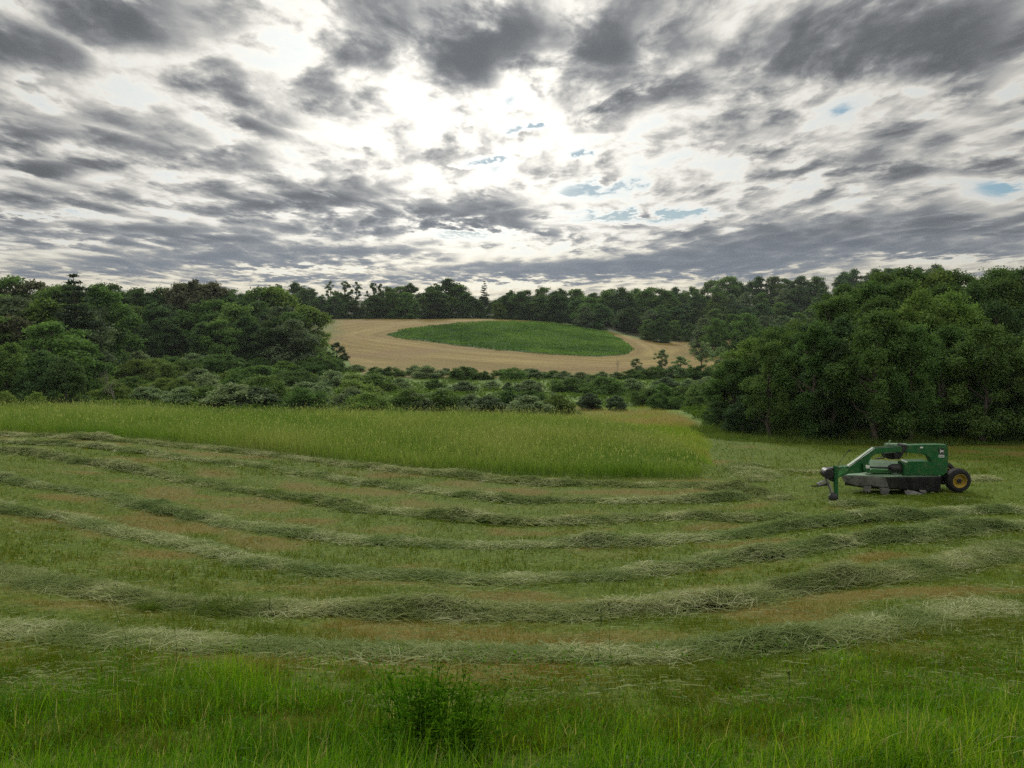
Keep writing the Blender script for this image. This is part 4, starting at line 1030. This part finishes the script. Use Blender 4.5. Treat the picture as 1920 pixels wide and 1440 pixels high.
RUB = simple('tyre_rubber', (.014, .014, .015), .8, spec=.3, nscale=14, noise_amt=.4, bump=.4, dirt=((.06, .055, .04), .4))
CANVAS = simple('grey_canvas', (.145, .142, .134), .9, spec=.1, nscale=4, noise_amt=.35, bump=.4, dirt=((.09, .10, .06), .7))
BCANVAS = simple('black_canvas', (.012, .013, .013), .85, spec=.15, nscale=4, noise_amt=.4, bump=.4, dirt=((.05, .05, .035), .4))
STEEL = simple('bare_steel', (.30, .30, .29), .45, .7, nscale=12, noise_amt=.35, dirt=((.10, .06, .04), .5))
WHITE = simple('decal_white', (.62, .62, .60), .5, nscale=30, noise_amt=.1); DGREY = simple('decal_grey', (.16, .16, .16), .5, nscale=30)

_w0 = ground_at(1799.8, 924.5); D0 = float(_w0[1]); PXM = D0 / FOC / 4.8         # metres per traced pixel at the near wheel
def M(cx, cy, Y=0.0):
    """world point of a traced outline (4.8x crop whose corner is at column 1480, row 780) on the plane Y metres beyond the near wheel"""
    r = ray(1480 + cx / 4.8, 780 + cy / 4.8); return Vector(r / r[1] * (D0 + Y))
_c = M(1000, 690, .5); ORIG = Vector((_c.x, _c.y, float(zt(_c.x, _c.y))))
mower = empty('mower', tuple(ORIG))
tag(mower, 'green pull-type hay mower with grey canvas curtain and yellow-rimmed wheel, parked on the mown field', 'mower')
import bmesh
def bm_obj(name, bm, mat, parent, bevel=0.0, smooth=False):
    bmesh.ops.recalc_face_normals(bm, faces=bm.faces)
    if bevel:
        bmesh.ops.bevel(bm, geom=[e for e in bm.edges if e.is_manifold and e.calc_face_angle(0) > .5], offset=bevel, segments=2, affect='EDGES', clamp_overlap=True)
    me = bpy.data.meshes.new(name); bm.to_mesh(me); bm.free(); me.materials.append(mat)
    if smooth:
        for p in me.polygons: p.use_smooth = True
    return obj(name, me, parent)
def prism(bm, pts, T, Y):
    """flat outline, T metres thick, going away from the camera"""
    Yf = Y if callable(Y) else (lambda cx: Y)
    a = [bm.verts.new(M(x, y, Yf(x)) - ORIG) for x, y in pts]; b = [bm.verts.new(v.co + Vector((0, T, 0))) for v in a]
    bm.faces.new(a); bm.faces.new(b[::-1]); n = len(a)
    for i in range(n): bm.faces.new((a[i], b[i], b[(i + 1) % n], a[(i + 1) % n]))
def tubeb(bm, pts, r, k=8):
    P = [M(*p) - ORIG for p in pts]; P = [np.array(p) for p in P]
    rr = np.broadcast_to(np.asarray(r, float), (len(P),)); V, F = tube(P, rr, k)
    vs = [bm.verts.new(v) for v in V]
    for f in F: bm.faces.new([vs[i] for i in f])
    bm.faces.new(vs[:k][::-1]); bm.faces.new(vs[-k:])
def solid(bm, quad, thick, down=True):
    """slab from four or more top corners (cx, cy, Y)"""
    a = [bm.verts.new(M(*q) - ORIG) for q in quad]; b = [bm.verts.new(v.co - Vector((0, 0, thick))) for v in a]
    bm.faces.new(a); bm.faces.new(b[::-1]); n = len(a)
    for i in range(n): bm.faces.new((a[i], b[i], b[(i + 1) % n], a[(i + 1) % n]))
def lathe(bm, prof, c, k=40):
    """rings (radius, Y offset) round an axis that runs away from the camera"""
    rings = []
    for r, y in prof:
        rings.append([bm.verts.new(Vector((c.x + r * math.cos(2 * math.pi * j / k), c.y + y, c.z + r * math.sin(2 * math.pi * j / k)))) for j in range(k)])
    for a, b in zip(rings, rings[1:]):
        for j in range(k): bm.faces.new((a[j], a[(j + 1) % k], b[(j + 1) % k], b[j]))
    return rings

# main frame: arm and leg in one plate box
bm = bmesh.new()
prism(bm, [(1018, 266), (1120, 262), (1330, 258), (1424, 262), (1432, 330), (1430, 430), (1424, 505), (1385, 536), (1325, 532), (1305, 478), (1274, 405), (1258, 368), (1222, 349), (1130, 337), (1050, 331), (1018, 334)], .26, .12)
frame = bm_obj('main_frame', bm, PGREEN, mower, .012)
bm = bmesh.new(); prism(bm, [(880, 252), (1075, 256), (1075, 300), (880, 300)], .22, .42); bm_obj('cross_beam', bm, PSKYLIT, mower, .01)
bm = bmesh.new(); prism(bm, [(1345, 292), (1394, 292), (1394, 337), (1345, 337)], .006, .112); em = bm_obj('emblem', bm, PBLK, frame)
bm = bmesh.new()   # leaping animal mark: body, neck and head, antlers, legs
prism(bm, [(1353, 327), (1361, 317), (1360, 308), (1356, 299), (1360, 298), (1364, 305), (1368, 309), (1378, 311), (1387, 307), (1390, 312), (1384, 318), (1388, 328), (1383, 329), (1377, 321), (1369, 322), (1364, 329), (1358, 331)], .004, .107)
bm_obj('emblem_mark', bm, WHITE, em)
bm = bmesh.new(); prism(bm, [(1347, 340), (1392, 340), (1392, 349), (1347, 349)], .006, .112); bm_obj('grey_plate', bm, DGREY, frame)
bm = bmesh.new(); prism(bm, [(1343, 352), (1395, 352), (1395, 373), (1343, 373)], .006, .112); npl = bm_obj('number_plate', bm, WHITE, frame)
bm = bmesh.new()
for x in (1350, 1359, 1368, 1377, 1386): prism(bm, [(x - 3, 357), (x + 2, 356), (x + 3, 368), (x - 2, 369)], .003, .108)
bm_obj('plate_digits', bm, DGREY, npl)
bm = bmesh.new(); prism(bm, [(1177, 277), (1204, 276), (1204, 290), (1177, 291)], .006, .112); bm_obj('sticker', bm, WHITE, frame)
# bolts and lever over the pivot
bm = bmesh.new(); prism(bm, [(1010, 258), (1062, 262), (1064, 300), (1040, 322), (1024, 352), (1000, 388), (975, 392), (985, 350), (1006, 325)], .30, .02); bm_obj('pivot_housing', bm, PBLK, mower, .02)
bm = bmesh.new(); tubeb(bm, [(893, 255, .35), (903, 224, .35), (912, 222, .35)], .018); tubeb(bm, [(868, 262, .4), (930, 258, .4)], .03); bm_obj('lever', bm, PSKYLIT, mower)
# tongue
ty = lambda cx: .05 + (cx - 1030) / 630 * 1.15
bm = bmesh.new()
prism(bm, [(1030, 274), (772, 292), (546, 455), (418, 463), (418, 556), (445, 556), (532, 522), (640, 514), (702, 504), (726, 470), (714, 424), (738, 374), (776, 344), (850, 332), (1024, 326)], .25, ty)
tongue = bm_obj('tongue', bm, PGREEN, mower, .012)
bm = bmesh.new(); prism(bm, [(432, 498), (500, 458), (534, 490), (436, 546)], .012, lambda x: ty(x) - .014); bm_obj('gusset', bm, PMID, tongue)
bm = bmesh.new(); prism(bm, [(662, 428), (720, 432), (733, 470), (722, 500), (668, 494)], .10, lambda x: ty(x) - .10); br = bm_obj('bracket', bm, PGREEN, tongue, .008)
bm = bmesh.new(); prism(bm, [(686, 440), (722, 442), (724, 472), (688, 470)], .006, lambda x: ty(x) - .108); bm_obj('sticker', bm, WHITE, br)
bm = bmesh.new(); tubeb(bm, [(540, 448, -.85), (620, 394, -.72), (700, 330, -.56), (770, 284, -.42), (860, 278, -.25), (960, 272, -.06), (1015, 268, .0)], .014, 6); bm_obj('hydraulic_hose', bm, PBLK, tongue)
# hitch post, driveline drum, parking stand
bm = bmesh.new(); prism(bm, [(404, 452), (438, 452), (442, 768), (418, 772), (408, 640)], .10, -1.16); bm_obj('hitch_post', bm, PGREEN, mower, .006)
bm = bmesh.new(); c = M(338, 512, -1.12) - ORIG
rg = lathe(bm, [(.05, -.17), (.13, -.17), (.155, -.14), (.155, .12), (.13, .16), (.05, .16)], c, 24); bm.faces.new(rg[0]); bm.faces.new(rg[-1][::-1])
prism(bm, [(345, 470), (410, 468), (410, 600), (372, 585), (350, 540)], .18, -1.10)
bm_obj('gear_drum', bm, PBLK, mower)
bm = bmesh.new(); tubeb(bm, [(328, 545, -1.2), (345, 590, -1.2), (385, 700, -1.2)], [.045, .05, .045], 10); bm_obj('parking_stand', bm, STEEL, mower)
bm = bmesh.new(); c = M(396, 735, -1.2) - ORIG; bmesh.ops.create_uvsphere(bm, u_segments=18, v_segments=12, radius=.145, matrix=Matrix.Translation(c) @ Matrix.Diagonal((1, .85, .98, 1)))
tubeb(bm, [(385, 690, -1.2), (396, 735, -1.2), (402, 772, -1.2)], [.06, .10, .05], 10); bm_obj('shaft_guard', bm, PBLK, mower, smooth=True)
bm = bmesh.new(); tubeb(bm, [(340, 572, -1.18), (290, 590, -1.25), (250, 612, -1.35)], [.035, .03, .035]); tubeb(bm, [(345, 600, -1.1), (300, 612, -1.2), (256, 622, -1.3)], [.03, .026, .03]); bm_obj('hitch_fork', bm, STEEL, mower)
bm = bmesh.new(); tubeb(bm, [(340, 618, -1.15), (270, 630, -1.3), (200, 631, -1.45)], [.03, .022, .018]); bm_obj('drawbar', bm, PBLK, mower)
bm = bmesh.new(); tubeb(bm, [(442, 455, -1.05), (448, 425, -1.05), (490, 365, -1.0), (530, 312, -1.0), (545, 303, -1.0), (566, 318, -1.0)], .009, 6); tubeb(bm, [(530, 312, -1.0), (548, 316, -1.0)], .02, 6); tubeb(bm, [(407, 445, -1.1), (408, 465, -1.1)], .018, 6); bm_obj('hose_holder', bm, PBLK, mower)
# driveshaft to the header
bm = bmesh.new(); tubeb(bm, [(722, 462, .0), (910, 468, .12)], .032); ds = bm_obj('driveshaft', bm, PBLK, mower)
bm = bmesh.new(); tubeb(bm, [(904, 468, .10), (925, 468, .11), (960, 470, .14), (1000, 470, .18), (1032, 470, .22)], [.10, .135, .14, .14, .13], 18); bm_obj('cone_guard', bm, PBLK, ds, smooth=False)
bm = bmesh.new(); prism(bm, [(858, 336), (1000, 330), (1000, 384), (930, 392), (880, 384)], .35, .35); prism(bm, [(770, 382), (862, 372), (862, 384), (775, 390)], .08, .4); bm_obj('gearbox', bm, PBLK, mower, .015)
bm = bmesh.new(); tubeb(bm, [(1004, 368, .05), (1030, 374, .05), (1052, 358, .05), (1054, 332, .05), (1046, 318, .05)], .012, 6); bm_obj('hydraulic_hose', bm, PBLK, mower)
# header: deck, hood, side panel, underside
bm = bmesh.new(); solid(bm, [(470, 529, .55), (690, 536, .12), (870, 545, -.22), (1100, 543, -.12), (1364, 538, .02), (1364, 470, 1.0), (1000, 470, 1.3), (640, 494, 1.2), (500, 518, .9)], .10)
deck = bm_obj('header_deck', bm, PSKYLIT, mower, .01)
bm = bmesh.new(); solid(bm, [(500, 560, .75), (690, 590, .40), (870, 600, .12), (1345, 590, .3), (1345, 540, 1.3), (640, 535, 1.4)], .22); bm_obj('cutter_bar', bm, PBLK, mower)
bm = bmesh.new()
prism(bm, [(735, 478), (912, 486), (935, 514), (690, 514), (705, 495)], .35, .30)
bm_obj('inner_panel', bm, PMID, mower, .008)  # lighter green than the frame
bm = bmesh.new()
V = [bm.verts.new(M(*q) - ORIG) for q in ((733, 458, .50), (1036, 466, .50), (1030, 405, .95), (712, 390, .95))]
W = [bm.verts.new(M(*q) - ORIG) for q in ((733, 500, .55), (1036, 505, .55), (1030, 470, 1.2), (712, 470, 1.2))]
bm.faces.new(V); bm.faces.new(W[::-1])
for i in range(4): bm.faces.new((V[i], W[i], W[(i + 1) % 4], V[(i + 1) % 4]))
bm_obj('hood', bm, PSKYLIT, mower, .01)
bm = bmesh.new(); prism(bm, [(1030, 432), (1072, 412), (1262, 409), (1312, 440), (1362, 532), (1030, 532)], .42, -.02); bm_obj('side_panel', bm, PGREEN, mower, .012)
# curtains
def curtain(name, top, bot, mat, n, amp, seed, thick=.012, fray=0.0):
    rng = np.random.default_rng(seed); bm = bmesh.new(); m = 7; G = []
    t_ = np.array(top, float); b_ = np.array(bot, float)
    for i in range(n + 1):
        u = i / n
        ta = [np.interp(u, np.linspace(0, 1, len(t_)), t_[:, k]) for k in range(3)]; ba = [np.interp(u, np.linspace(0, 1, len(b_)), b_[:, k]) for k in range(3)]
        ba[1] += rng.normal(0, fray)
        a, b = M(*ta) - ORIG, M(*ba) - ORIG; w = math.sin(u * 23 + seed) * .6 + math.sin(u * 51 + seed * 2) * .4
        G.append([a.lerp(b, j / (m - 1)) + Vector((0, -amp * w * (j / (m - 1)) ** 1.3, 0)) for j in range(m)])
    f = [[bm.verts.new(v) for v in c] for c in G]; k = [[bm.verts.new(v + Vector((0, thick, 0))) for v in c] for c in G]
    for i in range(n):
        for j in range(m - 1):
            bm.faces.new((f[i][j], f[i + 1][j], f[i + 1][j + 1], f[i][j + 1])); bm.faces.new((k[i][j], k[i][j + 1], k[i + 1][j + 1], k[i + 1][j]))
        bm.faces.new((f[i][0], k[i][0], k[i + 1][0], f[i + 1][0])); bm.faces.new((f[i][-1], f[i + 1][-1], k[i + 1][-1], k[i][-1]))
    for i in (0, n):
        for j in range(m - 1): bm.faces.new((f[i][j], f[i][j + 1], k[i][j + 1], k[i][j]))
    return bm_obj(name, bm, mat, mower, smooth=True)
g_ = curtain('curtain', [(468, 534, .54), (690, 541, .11), (872, 550, -.235)], [(486, 588, .54), (530, 606, .45), (622, 636, .25), (700, 628, .11), (800, 640, -.1), (905, 655, -.24)], CANVAS, 60, .03, 1, fray=2.0); g_['label'] = 'grey worn canvas curtain along the front'
k_ = curtain('curtain', [(872, 551, -.24), (1100, 548, -.14), (1364, 543, .0)], [(903, 654, -.26), (1060, 668, -.2), (1245, 684, -.1), (1362, 690, .0)], BCANVAS, 60, .03, 2, fray=2.0); k_['label'] = 'black canvas curtain on the near end'
for i, (tp, bt, mt) in enumerate((([(670, 628, .14), (736, 632, .05)], [(668, 676, .14), (732, 694, .05)], CANVAS), ([(812, 645, -.13), (906, 655, -.26)], [(826, 708, -.13), (884, 722, -.24)], CANVAS),
                           ([(1030, 655, -.18), (1062, 664, -.2), (1130, 676, -.18)], [(1046, 712, -.24), (1090, 722, -.28), (1250, 716, -.2)], CANVAS), ([(1170, 664, -.17), (1230, 668, -.15)], [(1180, 690, -.2), (1240, 700, -.18)], CANVAS))):
    curtain('curtain_flap', tp, bt, mt, 12, .025, 5 + i, fray=2.5)
# wheels
def wheel(cx, cy, Y, r):
    c = M(cx, cy, Y) - ORIG; w = empty('wheel', tuple(c)); w.parent = mower; o = Vector((0, 0, 0)); W_ = .29
    bm = bmesh.new(); lathe(bm, [(r * .56, .03), (r * .60, .0), (r * .74, -.015), (r * .88, .0), (r * .965, .035), (r, .075), (r * 1.0, W_ - .075), (r * .965, W_ - .035), (r * .88, W_), (r * .6, W_), (r * .55, W_ - .03)], o, 56)
    for j in range(40):                                            # tread ribs
        a = 2 * math.pi * j / 40
        for y0, y1 in ((.04, .13), (.16, .25)):
            q = [Vector((math.cos(a + d) * rr, y, math.sin(a + d) * rr)) for rr in (r * .985, r * 1.018) for (d, y) in ((0, y0), (.07, y0), (.10, y1), (.03, y1))]
            v = [bm.verts.new(p) for p in q]
            for f in ((4, 5, 6, 7), (0, 1, 5, 4), (1, 2, 6, 5), (2, 3, 7, 6), (3, 0, 4, 7)): bm.faces.new([v[i] for i in f])
    bm_obj('tyre', bm, RUB, w, smooth=False)
    bm = bmesh.new(); lathe(bm, [(r * .60, .002), (r * .565, -.006), (r * .54, .01), (r * .51, .06), (r * .45, .095), (r * .30, .085), (r * .24, .06), (r * .2, .058), (r * .2, .12)], o, 40); bm_obj('rim', bm, PYEL, w, smooth=True)
    bm = bmesh.new(); rg = lathe(bm, [(r * .20, .056), (r * .19, .03), (r * .13, .02), (r * .12, .01), (.001, .008)], o, 20)
    for j in range(5):
        a = 2 * math.pi * j / 5 + .3; bmesh.ops.create_uvsphere(bm, u_segments=8, v_segments=6, radius=.014, matrix=Matrix.Translation((math.cos(a) * r * .28, .07, math.sin(a) * r * .28)))
    bm_obj('hub', bm, PBLK, w)
    return w
wheel(1537, 586, 0.0, 108 * PXM); wheel(1402, 520, 1.05, 108 * PXM)
bm = bmesh.new(); prism(bm, [(1362, 500), (1430, 470), (1452, 500), (1480, 580), (1440, 600), (1372, 590)], .16, .34); tubeb(bm, [(1400, 575, .3), (1537, 586, .22)], .05); bm_obj('axle_arm', bm, PBLK, mower, .01)
# ---------------------------------------------------------------- the air over the valley
def air():
    m, nt, out = new_mat('haze')
    v = nt.nodes.new('ShaderNodeVolumePrincipled'); v.inputs['Color'].default_value = (.80, .88, .97, 1); v.inputs['Density'].default_value = .00008
    v.inputs['Anisotropy'].default_value = .2
    nt.links.new(v.outputs[0], out.inputs['Volume'])
    x0, x1, y0, y1, z0, z1 = -420, 420, -24, 620, -24, 32
    V = [(x, y, z) for z in (z0, z1) for y in (y0, y1) for x in (x0, x1)]
    F = [(0, 2, 3, 1), (4, 5, 7, 6), (0, 1, 5, 4), (1, 3, 7, 5), (3, 2, 6, 7), (2, 0, 4, 6)]
    o = obj('haze', np_mesh('haze', np.array(V, float), np.array(F), m)); tag(o, kind='stuff')
air()
